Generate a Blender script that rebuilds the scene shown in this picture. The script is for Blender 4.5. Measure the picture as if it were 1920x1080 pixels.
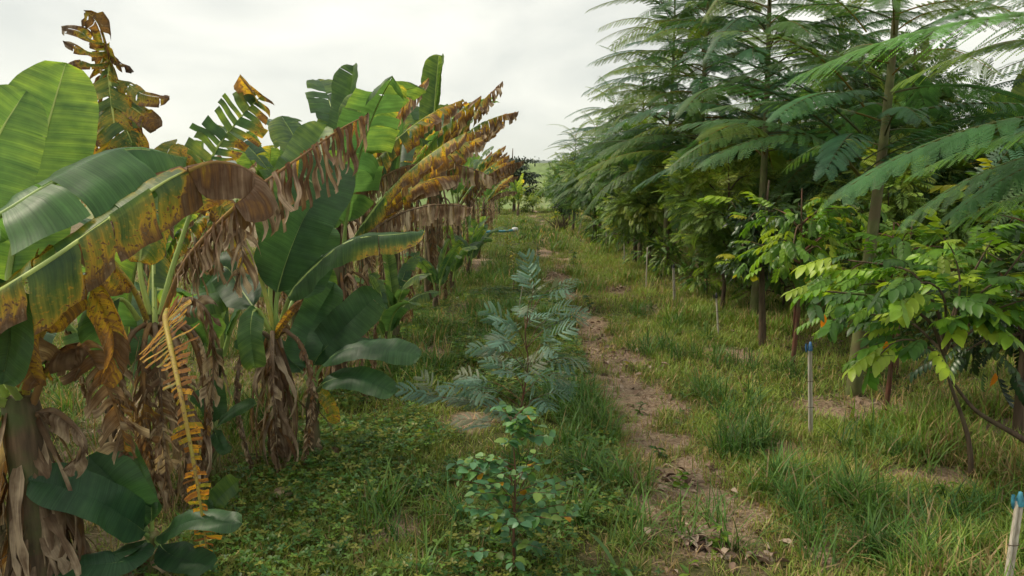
import bpy, math
import numpy as np
from mathutils import Vector, Matrix

# ------------------------------------------------------------------ scene, camera, light
for o in list(bpy.data.objects):
    bpy.data.objects.remove(o)
sc = bpy.context.scene
COL = sc.collection
R = math.radians

CAM_H = 2.2
F_PX = 1371.0
YAW, PITCH = R(1.04), R(8.1)
cam = bpy.data.cameras.new('camera')
cam.sensor_width = 36.0
cam.lens = 36.0 * F_PX / 1920.0
cam.clip_start = 0.05
cam.clip_end = 9000
camo = bpy.data.objects.new('camera', cam)
COL.objects.link(camo)
camo.location = (0, 0, CAM_H)
camo.rotation_euler = (math.pi / 2 - PITCH, 0, YAW)
sc.camera = camo

SUN_EL, SUN_AZ = R(50), R(-78)          # azimuth from +Y (row direction) towards +X
w = bpy.data.worlds.new('World')
sc.world = w
w.use_nodes = True
nt = w.node_tree
bg = nt.nodes['Background']
sky = nt.nodes.new('ShaderNodeTexSky')
sky.sky_type = 'NISHITA'
sky.sun_disc = False
sky.sun_elevation = SUN_EL
sky.sun_rotation = SUN_AZ
tc = nt.nodes.new('ShaderNodeTexCoord')
mp = nt.nodes.new('ShaderNodeMapping')
mp.inputs['Scale'].default_value = (1.6, 1.0, 3.6)
mp.inputs['Location'].default_value = (0.35, 0.2, 0.1)
n1 = nt.nodes.new('ShaderNodeTexNoise')
n1.inputs['Scale'].default_value = 2.1
n1.inputs['Detail'].default_value = 7
n1.inputs['Roughness'].default_value = 0.52
n1.inputs['Distortion'].default_value = 0.35
cr = nt.nodes.new('ShaderNodeValToRGB')
cr.color_ramp.elements[0].position = 0.36
cr.color_ramp.elements[0].color = (3.6, 3.65, 3.4, 1)
cr.color_ramp.elements[1].position = 0.64
cr.color_ramp.elements[1].color = (5.15, 5.05, 4.55, 1)
mx = nt.nodes.new('ShaderNodeMix')
mx.data_type = 'RGBA'
mx.inputs[0].default_value = 0.95
nt.links.new(tc.outputs['Generated'], mp.inputs[0])
nt.links.new(mp.outputs[0], n1.inputs['Vector'])
nt.links.new(n1.outputs['Fac'], cr.inputs[0])
nt.links.new(sky.outputs[0], mx.inputs[6])
nt.links.new(cr.outputs[0], mx.inputs[7])
nt.links.new(mx.outputs[2], bg.inputs['Color'])
bg.inputs['Strength'].default_value = 0.1

sun = bpy.data.lights.new('sun', 'SUN')
sun.energy = 1.5
sun.angle = R(10)
sun.color = (1.0, 0.89, 0.70)
suno = bpy.data.objects.new('sun', sun)
COL.objects.link(suno)
sd = Vector((math.sin(SUN_AZ) * math.cos(SUN_EL), math.cos(SUN_AZ) * math.cos(SUN_EL), math.sin(SUN_EL)))
suno.rotation_euler = sd.to_track_quat('Z', 'Y').to_euler()
suno.location = (0, 0, 30)

vs = sc.view_settings
vs.view_transform = 'Standard'
vs.look = 'None'
vs.exposure = 1.15
vs.gamma = 1.0
vs.use_curve_mapping = False
sc.cycles.max_bounces = 8
sc.cycles.diffuse_bounces = 4
sc.cycles.glossy_bounces = 2
sc.cycles.transmission_bounces = 4
sc.cycles.transparent_max_bounces = 4
sc.cycles.use_adaptive_sampling = True
sc.cycles.adaptive_threshold = 0.02

# ------------------------------------------------------------------ small maths
CM = np.array(Matrix.Rotation(YAW, 3, 'Z') @ Matrix.Rotation(math.pi / 2 - PITCH, 3, 'X'))


def PX(u, v, d):
    """world point seen at photograph pixel (u, v) at distance d along the rows"""
    r = CM @ np.array([(u - 960) / F_PX, (540 - v) / F_PX, -1.0])
    r = r * (d / r[1])
    return np.array([r[0], r[1], CAM_H + r[2]])


def GP(u, v):
    """ground point seen at photograph pixel (u, v)"""
    r = CM @ np.array([(u - 960) / F_PX, (540 - v) / F_PX, -1.0])
    r = r * (-CAM_H / r[2])
    return np.array([r[0], r[1], 0.0])


def nrm(a):
    a = np.asarray(a, float)
    return a / np.maximum(np.linalg.norm(a, axis=-1, keepdims=True), 1e-9)


def hash2(ix, iy, s):
    h = np.sin(ix * 127.1 + iy * 311.7 + s * 74.7) * 43758.5453
    return h - np.floor(h)


def vnoise(x, y, s=0.0):
    x = np.asarray(x, float)
    y = np.asarray(y, float)
    ix, iy = np.floor(x), np.floor(y)
    fx, fy = x - ix, y - iy
    fx = fx * fx * (3 - 2 * fx)
    fy = fy * fy * (3 - 2 * fy)
    a = hash2(ix, iy, s); b = hash2(ix + 1, iy, s)
    c = hash2(ix, iy + 1, s); d = hash2(ix + 1, iy + 1, s)
    return (a * (1 - fx) + b * fx) * (1 - fy) + (c * (1 - fx) + d * fx) * fy


def fbm(x, y, s=0.0, o=3):
    t, amp, tot = 0, 1.0, 0
    for k in range(o):
        t = t + amp * vnoise(x * 2 ** k, y * 2 ** k, s + k * 7.3)
        tot += amp
        amp *= 0.5
    return t / tot


def sstep(a, b, x):
    t = np.clip((x - a) / (b - a), 0, 1)
    return t * t * (3 - 2 * t)


def catmull(P, n):
    P = np.asarray(P, float)
    if len(P) == 2:
        P = np.array([P[0], (P[0] + P[1]) / 2, P[1]])
    Q = np.vstack([2 * P[0] - P[1], P, 2 * P[-1] - P[-2]])
    out = []
    for i in range(len(P) - 1):
        p0, p1, p2, p3 = Q[i:i + 4]
        t = np.linspace(0, 1, 14, endpoint=False)[:, None]
        out.append(0.5 * ((2 * p1) + (-p0 + p2) * t + (2 * p0 - 5 * p1 + 4 * p2 - p3) * t ** 2 + (-p0 + 3 * p1 - 3 * p2 + p3) * t ** 3))
    out.append(P[-1][None])
    C = np.vstack(out)
    L = np.concatenate([[0], np.cumsum(np.linalg.norm(np.diff(C, axis=0), axis=1))])
    s = np.linspace(0, L[-1], n)
    return np.stack([np.interp(s, L, C[:, k]) for k in range(3)], 1), L[-1]


# ------------------------------------------------------------------ mesh and object helpers
class MB:
    """collects geometry for ONE mesh"""

    def __init__(self):
        self.V, self.Q, self.T, self.A, self.n = [], [], [], {}, 0

    def add(self, V, Q=None, T=None, **attrs):
        V = np.asarray(V, np.float32).reshape(-1, 3)
        self.V.append(V)
        if Q is not None and len(Q):
            self.Q.append(np.asarray(Q, np.int64).reshape(-1, 4) + self.n)
        if T is not None and len(T):
            self.T.append(np.asarray(T, np.int64).reshape(-1, 3) + self.n)
        for k, a in attrs.items():
            a = np.asarray(a, np.float32)
            d = 1 if k == 'age' else (2 if k == 'uvw' else 3)
            if a.ndim == 0:
                a = np.full((len(V), 1), a)
            if a.ndim == 1:
                a = a[:, None] if (d == 1 and len(a) == len(V)) else np.tile(a, (len(V), 1))
            self.A.setdefault(k, []).append(a.reshape(len(V), d))
        self.n += len(V)
        return self

    def mesh(self, name, mat, off=(0, 0, 0), smooth=True):
        V = np.vstack(self.V) - np.asarray(off, np.float32)
        Q = np.vstack(self.Q) if self.Q else np.zeros((0, 4), np.int64)
        T = np.vstack(self.T) if self.T else np.zeros((0, 3), np.int64)
        me = bpy.data.meshes.new(name)
        me.vertices.add(len(V))
        me.vertices.foreach_set('co', V.astype(np.float32).ravel())
        me.loops.add(Q.size + T.size)
        me.loops.foreach_set('vertex_index', np.concatenate([Q.ravel(), T.ravel()]).astype(np.int32))
        me.polygons.add(len(Q) + len(T))
        st = np.concatenate([np.arange(len(Q)) * 4, Q.size + np.arange(len(T)) * 3]).astype(np.int32)
        me.polygons.foreach_set('loop_start', st)
        me.update(calc_edges=True)
        if smooth:
            me.polygons.foreach_set('use_smooth', np.ones(len(me.polygons), bool))
        for k, a in self.A.items():
            a = np.vstack(a)
            if k == 'age':
                at = me.attributes.new('age', 'FLOAT', 'POINT')
                at.data.foreach_set('value', a.ravel())
            elif k == 'uvw':
                at = me.attributes.new('uvw', 'FLOAT2', 'POINT')
                at.data.foreach_set('vector', a.ravel())
            else:
                at = me.attributes.new(k, 'FLOAT_COLOR', 'POINT')
                at.data.foreach_set('color', np.hstack([a, np.ones((len(a), 1), np.float32)]).astype(np.float32).ravel())
        me.materials.append(mat)
        me.update()
        return me

    def build(self, name, mat, parent=None, off=(0, 0, 0), smooth=True):
        if not self.V:
            return None
        return link(name, self.mesh(name, mat, off, smooth), parent)


def link(name, me, parent=None):
    o = bpy.data.objects.new(name, me)
    COL.objects.link(o)
    if parent is not None:
        o.parent = parent
    return o


def tag(o, label=None, cat=None, group=None, kind=None):
    if label: o['label'] = label
    if cat: o['category'] = cat
    if group: o['group'] = group
    if kind: o['kind'] = kind
    return o


def thing(name, label, cat, loc=(0, 0, 0), group=None):
    o = bpy.data.objects.new(name, None)
    o.empty_display_size = 0.2
    COL.objects.link(o)
    o.location = tuple(float(c) for c in loc)
    return tag(o, label, cat, group)


def kids(o):
    return [c for c in bpy.data.objects if c.parent == o]


KIDS = {}


def copy_tree(o, loc, rz, s=1.0, label=None, group=None, lean=(0, 0)):
    if o.name not in KIDS:
        KIDS[o.name] = [(c, kids(c)) for c in kids(o)]
    r = o.copy()
    COL.objects.link(r)
    r.location = tuple(float(c) for c in loc)
    r.rotation_euler = (lean[0], lean[1], rz)
    r.scale = (s, s, s)
    if label: r['label'] = label
    if group: r['group'] = group
    for ch, gr in KIDS[o.name]:
        c = ch.copy(); COL.objects.link(c); c.parent = r
        for g in gr:
            d = g.copy(); COL.objects.link(d); d.parent = c
    return r


def tube(mb, P, rad, n=8, cap=True, **attrs):
    P = np.asarray(P, float)
    m = len(P)
    rad = np.broadcast_to(np.asarray(rad, float), (m,))
    T = nrm(np.gradient(P, axis=0))
    ref = np.array([0.0, 0, 1]) if abs(T[:, 2]).mean() < 0.8 else np.array([1.0, 0, 0])
    S = nrm(np.cross(T, ref))
    B = np.cross(S, T)
    a = np.linspace(0, 2 * math.pi, n, endpoint=False)
    V = P[:, None] + rad[:, None, None] * (np.cos(a)[None, :, None] * S[:, None] + np.sin(a)[None, :, None] * B[:, None])
    idx = np.arange(m * n).reshape(m, n)
    Q = np.stack([idx[:-1], np.roll(idx, -1, 1)[:-1], np.roll(idx, -1, 1)[1:], idx[1:]], -1).reshape(-1, 4)
    V = V.reshape(-1, 3)
    Tr = None
    at = {}
    for k, v in attrs.items():
        v = np.asarray(v, float)
        if v.ndim >= 1 and len(v) == m and (k == 'age' or v.ndim == 2):
            v = np.repeat(v, n, 0)
        at[k] = v
    if cap:
        V = np.vstack([V, P[-1] + T[-1] * rad[-1] * 0.4])
        last = idx[-1]
        Tr = np.stack([last, np.roll(last, -1), np.full(n, m * n)], -1)
        for k in at:
            if np.ndim(at[k]) >= 1 and len(at[k]) == m * n:
                at[k] = np.concatenate([at[k], at[k][-1:]])
    mb.add(V, Q, Tr, **at)


def stamp(mb, tpl, pos, X, up, scale, colmul=None):
    """place copies of a template leaf (V,Q,T,col); X = template's long axis"""
    V, Q, T, C = tpl
    pos = np.asarray(pos, float)
    k = len(pos)
    X = nrm(X)
    Y = nrm(np.cross(up, X))
    Z = np.cross(X, Y)
    M = np.stack([X, Y, Z], 1)                      # k,3(axis),3
    scale = np.broadcast_to(np.asarray(scale, float), (k,))
    W = np.einsum('va,kac->kvc', V, M) * scale[:, None, None] + pos[:, None]
    n = len(V)
    offs = (np.arange(k) * n)[:, None, None]
    Qs = (Q[None] + offs).reshape(-1, 4) if len(Q) else None
    Ts = (T[None] + offs).reshape(-1, 3) if len(T) else None
    CC = np.broadcast_to(C[None], (k, n, 3))
    if colmul is not None:
        CC = CC * colmul[:, None, :]
    mb.add(W.reshape(-1, 3), Qs, Ts, col=CC.reshape(-1, 3))


# ------------------------------------------------------------------ materials
def newmat(name):
    m = bpy.data.materials.new(name)
    m.use_nodes = True
    t = m.node_tree
    t.nodes.clear()
    out = t.nodes.new('ShaderNodeOutputMaterial')
    return m, t, out


def N(t, kind, **kw):
    n = t.nodes.new(kind)
    for k, v in kw.items():
        setattr(n, k, v)
    return n


def rgbmul(t, a, b, fac=1.0, mode='MULTIPLY'):
    m = N(t, 'ShaderNodeMix', data_type='RGBA', blend_type=mode)
    if hasattr(fac, 'links') or not isinstance(fac, (int, float)):
        t.links.new(fac, m.inputs[0])
    else:
        m.inputs[0].default_value = fac
    for s, i in ((a, 6), (b, 7)):
        if isinstance(s, tuple):
            m.inputs[i].default_value = s
        else:
            t.links.new(s, m.inputs[i])
    return m.outputs[2]


def maprange(t, src, a, b, c, d):
    m = N(t, 'ShaderNodeMapRange')
    t.links.new(src, m.inputs[0])
    for i, v in enumerate((a, b, c, d)):
        m.inputs[i + 1].default_value = v
    return m.outputs[0]


def foliage(name, trans=0.3, rough=0.5, tcol=(1.25, 1.35, 0.6, 1), nscale=9.0, spec=0.4):
    m, t, out = newmat(name)
    at = N(t, 'ShaderNodeAttribute', attribute_name='col')
    oi = N(t, 'ShaderNodeObjectInfo')
    c = rgbmul(t, at.outputs['Color'], oi.outputs['Color'])
    tcn = N(t, 'ShaderNodeTexCoord')
    no = N(t, 'ShaderNodeTexNoise')
    no.inputs['Scale'].default_value = nscale
    no.inputs['Detail'].default_value = 3
    t.links.new(tcn.outputs['Object'], no.inputs['Vector'])
    g = maprange(t, no.outputs['Fac'], 0.25, 0.75, 0.72, 1.3)
    c = rgbmul(t, c, g)
    p = N(t, 'ShaderNodeBsdfPrincipled')
    t.links.new(c, p.inputs['Base Color'])
    p.inputs['Roughness'].default_value = rough
    p.inputs['Specular IOR Level'].default_value = spec
    if trans <= 0:
        t.links.new(p.outputs[0], out.inputs[0])
        return m
    tr = N(t, 'ShaderNodeBsdfTranslucent')
    t.links.new(rgbmul(t, c, tcol), tr.inputs[0])
    mi = N(t, 'ShaderNodeMixShader')
    mi.inputs[0].default_value = trans
    t.links.new(p.outputs[0], mi.inputs[1])
    t.links.new(tr.outputs[0], mi.inputs[2])
    t.links.new(mi.outputs[0], out.inputs[0])
    return m


def banana_mat(name, rib=False):
    m, t, out = newmat(name)
    age = N(t, 'ShaderNodeAttribute', attribute_name='age')
    uv = N(t, 'ShaderNodeAttribute', attribute_name='uvw')
    tcn = N(t, 'ShaderNodeTexCoord')
    oi = N(t, 'ShaderNodeObjectInfo')
    mpn = N(t, 'ShaderNodeMapping')
    mpn.inputs['Scale'].default_value = (34, 3.2, 1)
    t.links.new(uv.outputs['Vector'], mpn.inputs[0])
    st = N(t, 'ShaderNodeTexNoise')                       # veins / streaks running to the leaf edge
    st.inputs['Scale'].default_value = 1.0
    st.inputs['Detail'].default_value = 4
    t.links.new(mpn.outputs[0], st.inputs['Vector'])
    vn = N(t, 'ShaderNodeMapping')
    vn.inputs['Scale'].default_value = (150, 1.2, 1)
    t.links.new(uv.outputs['Vector'], vn.inputs[0])
    vein = N(t, 'ShaderNodeTexNoise')
    vein.inputs['Scale'].default_value = 1.0
    vein.inputs['Detail'].default_value = 2
    t.links.new(vn.outputs[0], vein.inputs['Vector'])
    blot = N(t, 'ShaderNodeTexNoise')
    blot.inputs['Scale'].default_value = 7.0
    blot.inputs['Detail'].default_value = 5
    t.links.new(tcn.outputs['Object'], blot.inputs['Vector'])
    spk = N(t, 'ShaderNodeTexNoise')
    spk.inputs['Scale'].default_value = 60.0
    spk.inputs['Detail'].default_value = 3
    t.links.new(tcn.outputs['Object'], spk.inputs['Vector'])

    def math_(op, a, b, c=None):
        n = N(t, 'ShaderNodeMath', operation=op)
        for i, s in enumerate((a, b, c)):
            if s is None: continue
            if isinstance(s, (int, float)): n.inputs[i].default_value = s
            else: t.links.new(s, n.inputs[i])
        return n.outputs[0]
    a = age.outputs['Fac']
    # weight: no blotches on fresh leaf, strong in ageing areas
    wgt = maprange(t, a, 0.12, 0.42, 0.06, 0.62)
    b0 = math_('SUBTRACT', blot.outputs['Fac'], 0.5)
    s0 = math_('SUBTRACT', st.outputs['Fac'], 0.5)
    a2 = math_('ADD', a, math_('MULTIPLY', math_('ADD', b0, s0), wgt))
    spots = maprange(t, spk.outputs['Fac'], 0.55, 0.66, 0.0, 0.26)
    inage = math_('MULTIPLY', maprange(t, a, 0.22, 0.42, 0.0, 1.0), maprange(t, a, 0.52, 0.64, 1.0, 0.0))
    a2 = math_('ADD', a2, math_('MULTIPLY', spots, inage))
    cr = N(t, 'ShaderNodeValToRGB')
    e = cr.color_ramp.elements
    if rib:
        stops = [(0.0, (0.22, 0.34, 0.10)), (0.25, (0.36, 0.44, 0.11)), (0.45, (0.42, 0.32, 0.06)), (0.62, (0.26, 0.15, 0.06)), (0.8, (0.15, 0.10, 0.065)), (1.0, (0.24, 0.18, 0.13))]
    else:
        stops = [(0.0, (0.026, 0.075, 0.036)), (0.14, (0.052, 0.118, 0.042)), (0.26, (0.11, 0.18, 0.04)), (0.38, (0.25, 0.24, 0.045)), (0.48, (0.46, 0.30, 0.04)), (0.57, (0.24, 0.13, 0.05)),
                 (0.68, (0.115, 0.068, 0.042)), (0.84, (0.19, 0.132, 0.088)), (1.0, (0.38, 0.30, 0.21))]
    e[0].position, e[0].color = stops[0][0], (*stops[0][1], 1)
    e[1].position, e[1].color = stops[-1][0], (*stops[-1][1], 1)
    for p_, c_ in stops[1:-1]:
        x = e.new(p_); x.color = (*c_, 1)
    t.links.new(a2, cr.inputs[0])
    g = maprange(t, vein.outputs['Fac'], 0.3, 0.7, 0.78, 1.2)
    c = rgbmul(t, cr.outputs[0], g)
    c = rgbmul(t, c, maprange(t, blot.outputs['Fac'], 0.3, 0.7, 0.78, 1.2))
    c = rgbmul(t, c, maprange(t, st.outputs['Fac'], 0.3, 0.7, 0.86, 1.14))
    c = rgbmul(t, c, oi.outputs['Color'])
    rv = maprange(t, oi.outputs['Random'], 0, 1, 0.82, 1.18)
    c = rgbmul(t, c, rv)
    p = N(t, 'ShaderNodeBsdfPrincipled')
    t.links.new(c, p.inputs['Base Color'])
    t.links.new(maprange(t, a, 0.3, 0.7, 0.46, 0.9), p.inputs['Roughness'])
    t.links.new(maprange(t, a, 0.3, 0.7, 0.42, 0.1), p.inputs['Specular IOR Level'])
    bp = N(t, 'ShaderNodeBump')
    bp.inputs['Strength'].default_value = 0.6
    bp.inputs['Distance'].default_value = 0.004
    t.links.new(math_('ADD', vein.outputs['Fac'], st.outputs['Fac']), bp.inputs['Height'])
    t.links.new(bp.outputs[0], p.inputs['Normal'])
    if rib:
        t.links.new(p.outputs[0], out.inputs[0])
        return m
    tr = N(t, 'ShaderNodeBsdfTranslucent')
    t.links.new(rgbmul(t, c, (3.2, 2.8, 1.4, 1)), tr.inputs[0])
    mi = N(t, 'ShaderNodeMixShader')
    t.links.new(maprange(t, a, 0.4, 0.8, 0.40, 0.14), mi.inputs[0])
    t.links.new(p.outputs[0], mi.inputs[1])
    t.links.new(tr.outputs[0], mi.inputs[2])
    t.links.new(mi.outputs[0], out.inputs[0])
    return m


def streaky(name, c1, c2, c3, sx=30, sz=2.5, rough=0.8, bump=0.01, bs=0.6):
    """bark / stem: vertical streaks between three colours"""
    m, t, out = newmat(name)
    tcn = N(t, 'ShaderNodeTexCoord')
    mpn = N(t, 'ShaderNodeMapping')
    mpn.inputs['Scale'].default_value = (sx, sx, sz)
    t.links.new(tcn.outputs['Object'], mpn.inputs[0])
    a = N(t, 'ShaderNodeTexNoise'); a.inputs['Scale'].default_value = 1; a.inputs['Detail'].default_value = 5
    t.links.new(mpn.outputs[0], a.inputs['Vector'])
    b = N(t, 'ShaderNodeTexNoise'); b.inputs['Scale'].default_value = 4.5; b.inputs['Detail'].default_value = 4
    t.links.new(tcn.outputs['Object'], b.inputs['Vector'])
    cr = N(t, 'ShaderNodeValToRGB')
    e = cr.color_ramp.elements
    e[0].position, e[0].color = 0.34, (*c1, 1)
    e[1].position, e[1].color = 0.66, (*c2, 1)
    t.links.new(a.outputs['Fac'], cr.inputs[0])
    f = maprange(t, b.outputs['Fac'], 0.45, 0.62, 0, 1)
    c = rgbmul(t, cr.outputs[0], (*c3, 1), f, 'MIX')
    p = N(t, 'ShaderNodeBsdfPrincipled')
    t.links.new(c, p.inputs['Base Color'])
    p.inputs['Roughness'].default_value = rough
    p.inputs['Specular IOR Level'].default_value = 0.25
    bp = N(t, 'ShaderNodeBump')
    bp.inputs['Strength'].default_value = bs
    bp.inputs['Distance'].default_value = bump
    t.links.new(a.outputs['Fac'], bp.inputs['Height'])
    t.links.new(bp.outputs[0], p.inputs['Normal'])
    t.links.new(p.outputs[0], out.inputs[0])
    return m


M_BAN = banana_mat('banana_blade')
M_RIB = banana_mat('banana_midrib', True)
M_STEM = streaky('banana_stem', (0.055, 0.04, 0.026), (0.17, 0.115, 0.07), (0.085, 0.105, 0.04), 26, 3.0, 0.75, 0.012)
M_PET = streaky('banana_petiole', (0.10, 0.13, 0.04), (0.20, 0.24, 0.09), (0.15, 0.11, 0.05), 30, 3.0, 0.5, 0.004)
M_FROND = foliage('frond_leaf', 0.38, 0.5, (1.5, 1.5, 0.6, 1), 3.0)
M_LEAF = foliage('broad_leaf', 0.38, 0.42, (1.6, 1.6, 0.55, 1), 6.0)
M_GLOSSY = foliage('glossy_leaf', 0.15, 0.34, (1.4, 1.4, 0.6, 1), 6.0)
M_BLUE = foliage('bluish_leaf', 0.2, 0.55, (1.2, 1.3, 0.9, 1), 8.0)
M_GRASS = foliage('grass_blade', 0.3, 0.55, (1.3, 1.3, 0.6, 1), 2.0, 0.3)
M_STRAW = foliage('dry_straw', 0.05, 0.85, (1, 1, 1, 1), 3.0, 0.1)
M_GREENBARK = streaky('green_bark', (0.085, 0.10, 0.035), (0.15, 0.16, 0.06), (0.12, 0.10, 0.05), 14, 8, 0.7, 0.004)
M_BARK = streaky('brown_bark', (0.05, 0.035, 0.024), (0.13, 0.09, 0.06), (0.10, 0.08, 0.045), 30, 5, 0.85, 0.008)
M_REDSTEM = streaky('reddish_stem', (0.10, 0.035, 0.025), (0.17, 0.08, 0.05), (0.09, 0.08, 0.04), 40, 8, 0.6, 0.003)
M_CANE = streaky('weathered_cane', (0.30, 0.26, 0.20), (0.58, 0.53, 0.45), (0.42, 0.37, 0.30), 80, 5, 0.7, 0.003)


def plain(name, c, rough=0.5, var=0.2):
    m, t, out = newmat(name)
    tcn = N(t, 'ShaderNodeTexCoord')
    no = N(t, 'ShaderNodeTexNoise'); no.inputs['Scale'].default_value = 25; no.inputs['Detail'].default_value = 4
    t.links.new(tcn.outputs['Object'], no.inputs['Vector'])
    g = maprange(t, no.outputs['Fac'], 0.3, 0.7, 1 - var, 1 + var)
    p = N(t, 'ShaderNodeBsdfPrincipled')
    t.links.new(rgbmul(t, (*c, 1), g), p.inputs['Base Color'])
    p.inputs['Roughness'].default_value = rough
    t.links.new(p.outputs[0], out.inputs[0])
    return m


M_BLUEPL = plain('blue_plastic', (0.04, 0.12, 0.26), 0.5, .5)
M_BLUECL = plain('turquoise_plastic', (0.04, 0.20, 0.28), 0.6, .5)
M_PIPE = plain('teal_pipe', (0.05, 0.30, 0.40), 0.35)
M_BLACKPL = plain('black_plastic', (0.02, 0.02, 0.025), 0.4)
M_WHITE = plain('white_plastic', (0.6, 0.6, 0.58), 0.5)

# ------------------------------------------------------------------ terrain
PATHX = lambda y: 1.12 + 0.18 * np.sin(y * 0.33 + 0.6) - 0.008 * np.clip(y - 6, 0, 60)


def bare(x, y):
    """0 grassy .. 1 bare trodden earth"""
    n = fbm(x * 1.7, y * 1.1, 3.0)
    n2 = fbm(x * 5, y * 4, 9.0)
    d = np.abs(x - PATHX(y))
    p = 0.85 * sstep(0.62, 0.05, d + (n2 - 0.5) * 1.3) * sstep(0.44, 0.62, n + 0.04)
    p = np.maximum(p, sstep(0.62, 0.2, np.hypot((x - 1.08) / 0.9, (y - 3.55) / 0.95) + (n2 - .5) * .5))
    p = np.maximum(p, sstep(0.62, 0.2, np.hypot((x - 1.15) / 0.95, (y - 7.6) / 2.1) + (n2 - .5) * .5))
    for gx, gy, rx, ry in ((1.22, 5.2, .62, .75), (1.2, 6.2, .5, .6), (1.3, 9.2, .45, 1.0), (1.0, 11.5, .4, 1.3),
                           (0.75, 17, .5, 2.0), (0.62, 24, .5, 3.0), (-1.15, 12.2, .45, 1.6), (-1.3, 20, .5, 3.5), (-1.2, 9.2, .35, .8), (3.3, 7.0, .8, .6), (3.1, 5.3, .5, .3), (2.2, 4.3, .35, .25), (2.0, 5.9, .4, .3),
                           (2.7, 9.3, .4, .6), (2.3, 12.5, .5, .9), (4.3, 6.4, .8, .5), (1.9, 15, .4, 1.2), (2.6, 3.9, .3, .2), (-.9, 4.4, .3, .35), (-.5, 6.6, .3, .4)):
        p = np.maximum(p, 0.85 * sstep(1.15, 0.3, np.hypot((x - gx) / rx, (y - gy) / ry) + (n2 - .5) * .9))
    left = sstep(-1.55, -2.3, x + (n2 - 0.5) * 0.5) * (0.25 + 0.4 * n)      # litter under the banana row
    right = sstep(2.6, 3.9, x + (n - 0.5) * 1.2) * (0.10 + 0.45 * n2)        # litter under the trees
    o = 0.35 * sstep(0.5, 0.72, n2) * sstep(0.5, 0.6, n)
    return np.clip(np.maximum.reduce([p, left, right, o]), 0, 1)


def height(x, y):
    z = 0.05 * (fbm(x * 0.9, y * 0.9, 1.0) - 0.5) + 0.022 * (fbm(x * 6, y * 6, 5.0) - 0.5)
    z = z - 0.05 * np.exp(-((x - PATHX(y)) / 0.4) ** 2) * (np.abs(y) < 60)
    far = sstep(62, 150, y)
    z = z - 14 * far
    z = z + 28.5 * sstep(170, 430, y) * (0.88 + 0.12 * np.sin(x * 0.011 + 1.0)) * sstep(900, 500, y)
    z = z + 6.0 * sstep(170, 430, y) * sstep(20, 140, x) * sstep(900, 500, y)
    z = z + 48 * sstep(520, 1250, y) * (0.12 + 0.88 * sstep(-150, -420, x)) * (0.8 + 0.4 * fbm(x * 0.004, y * 0.002, 2.0)) * sstep(2400, 1500, y)
    z = z + 112 * sstep(1600, 3400, y) * (0.6 + 0.8 * fbm(x * 0.0011, y * 0.0008, 8.0))
    z = z - 10 * sstep(18, 120, np.abs(x)) * (y < 160) * sstep(160, 100, y)
    return z


def axis(fine0, fine1, step, lo, hi, g=1.09):
    a = list(np.arange(fine0, fine1 + 1e-6, step))
    s, v = step, fine1
    while v < hi:
        s *= g; v += s; a.append(v)
    s, v, b = step, fine0, []
    while v > lo:
        s *= g; v -= s; b.append(v)
    return np.array(b[::-1] + a)


xs = axis(-3.5, 5.5, 0.07, -4200, 4200, 1.1)
ys = axis(2.4, 14, 0.08, -120, 4200, 1.045)
XX, YY = np.meshgrid(xs, ys)
ZZ = height(XX, YY)
BB = bare(XX, YY)
g = MB()
idx = np.arange(XX.size).reshape(XX.shape)
Q = np.stack([idx[:-1, :-1], idx[:-1, 1:], idx[1:, 1:], idx[1:, :-1]], -1).reshape(-1, 4)
g.add(np.stack([XX, YY, ZZ], -1).reshape(-1, 3), Q, age=BB.ravel())

m, t, out = newmat('ground_soil')
at = N(t, 'ShaderNodeAttribute', attribute_name='age')
tcn = N(t, 'ShaderNodeTexCoord')
geo = N(t, 'ShaderNodeNewGeometry')
sep = N(t, 'ShaderNodeSeparateXYZ')
t.links.new(geo.outputs['Position'], sep.inputs[0])


def tnoise(scale, detail=5, rough=0.6, sc3=None):
    n = N(t, 'ShaderNodeTexNoise')
    n.inputs['Scale'].default_value = scale
    n.inputs['Detail'].default_value = detail
    n.inputs['Roughness'].default_value = rough
    if sc3:
        q = N(t, 'ShaderNodeMapping'); q.inputs['Scale'].default_value = sc3
        t.links.new(geo.outputs['Position'], q.inputs[0]); t.links.new(q.outputs[0], n.inputs['Vector'])
    else:
        t.links.new(geo.outputs['Position'], n.inputs['Vector'])
    return n.outputs['Fac']


def ramp(src, stops):
    r = N(t, 'ShaderNodeValToRGB')
    e = r.color_ramp.elements
    e[0].position, e[0].color = stops[0][0], (*stops[0][1], 1)
    e[1].position, e[1].color = stops[-1][0], (*stops[-1][1], 1)
    for p_, c_ in stops[1:-1]:
        x = e.new(p_); x.color = (*c_, 1)
    t.links.new(src, r.inputs[0])
    return r.outputs[0]


fine = tnoise(45, 6, 0.7)
mid = tnoise(5, 5, 0.6)
soil = ramp(fine, [(0.3, (0.12, 0.075, 0.05)), (0.5, (0.28, 0.20, 0.14)), (0.7, (0.46, 0.36, 0.27))])
duff = ramp(fine, [(0.3, (0.03, 0.038, 0.012)), (0.55, (0.085, 0.09, 0.03)), (0.75, (0.17, 0.14, 0.065))])
near = rgbmul(t, duff, soil, maprange(t, at.outputs['Fac'], 0.2, 0.75, 0, 1), 'MIX')
big = tnoise(1.0, 5, 0.6, (0.02, 0.006, 0.02))
field = ramp(big, [(0.35, (0.12, 0.18, 0.055)), (0.5, (0.17, 0.23, 0.08)), (0.65, (0.23, 0.24, 0.11))])
rows = tnoise(1.0, 3, 0.5, (0.35, 0.05, 0.35))
field = rgbmul(t, field, maprange(t, rows, 0.3, 0.7, 0.75, 1.2))
wood = ramp(tnoise(0.03, 6, 0.7), [(0.4, (0.018, 0.035, 0.016)), (0.6, (0.05, 0.07, 0.03))])
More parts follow.
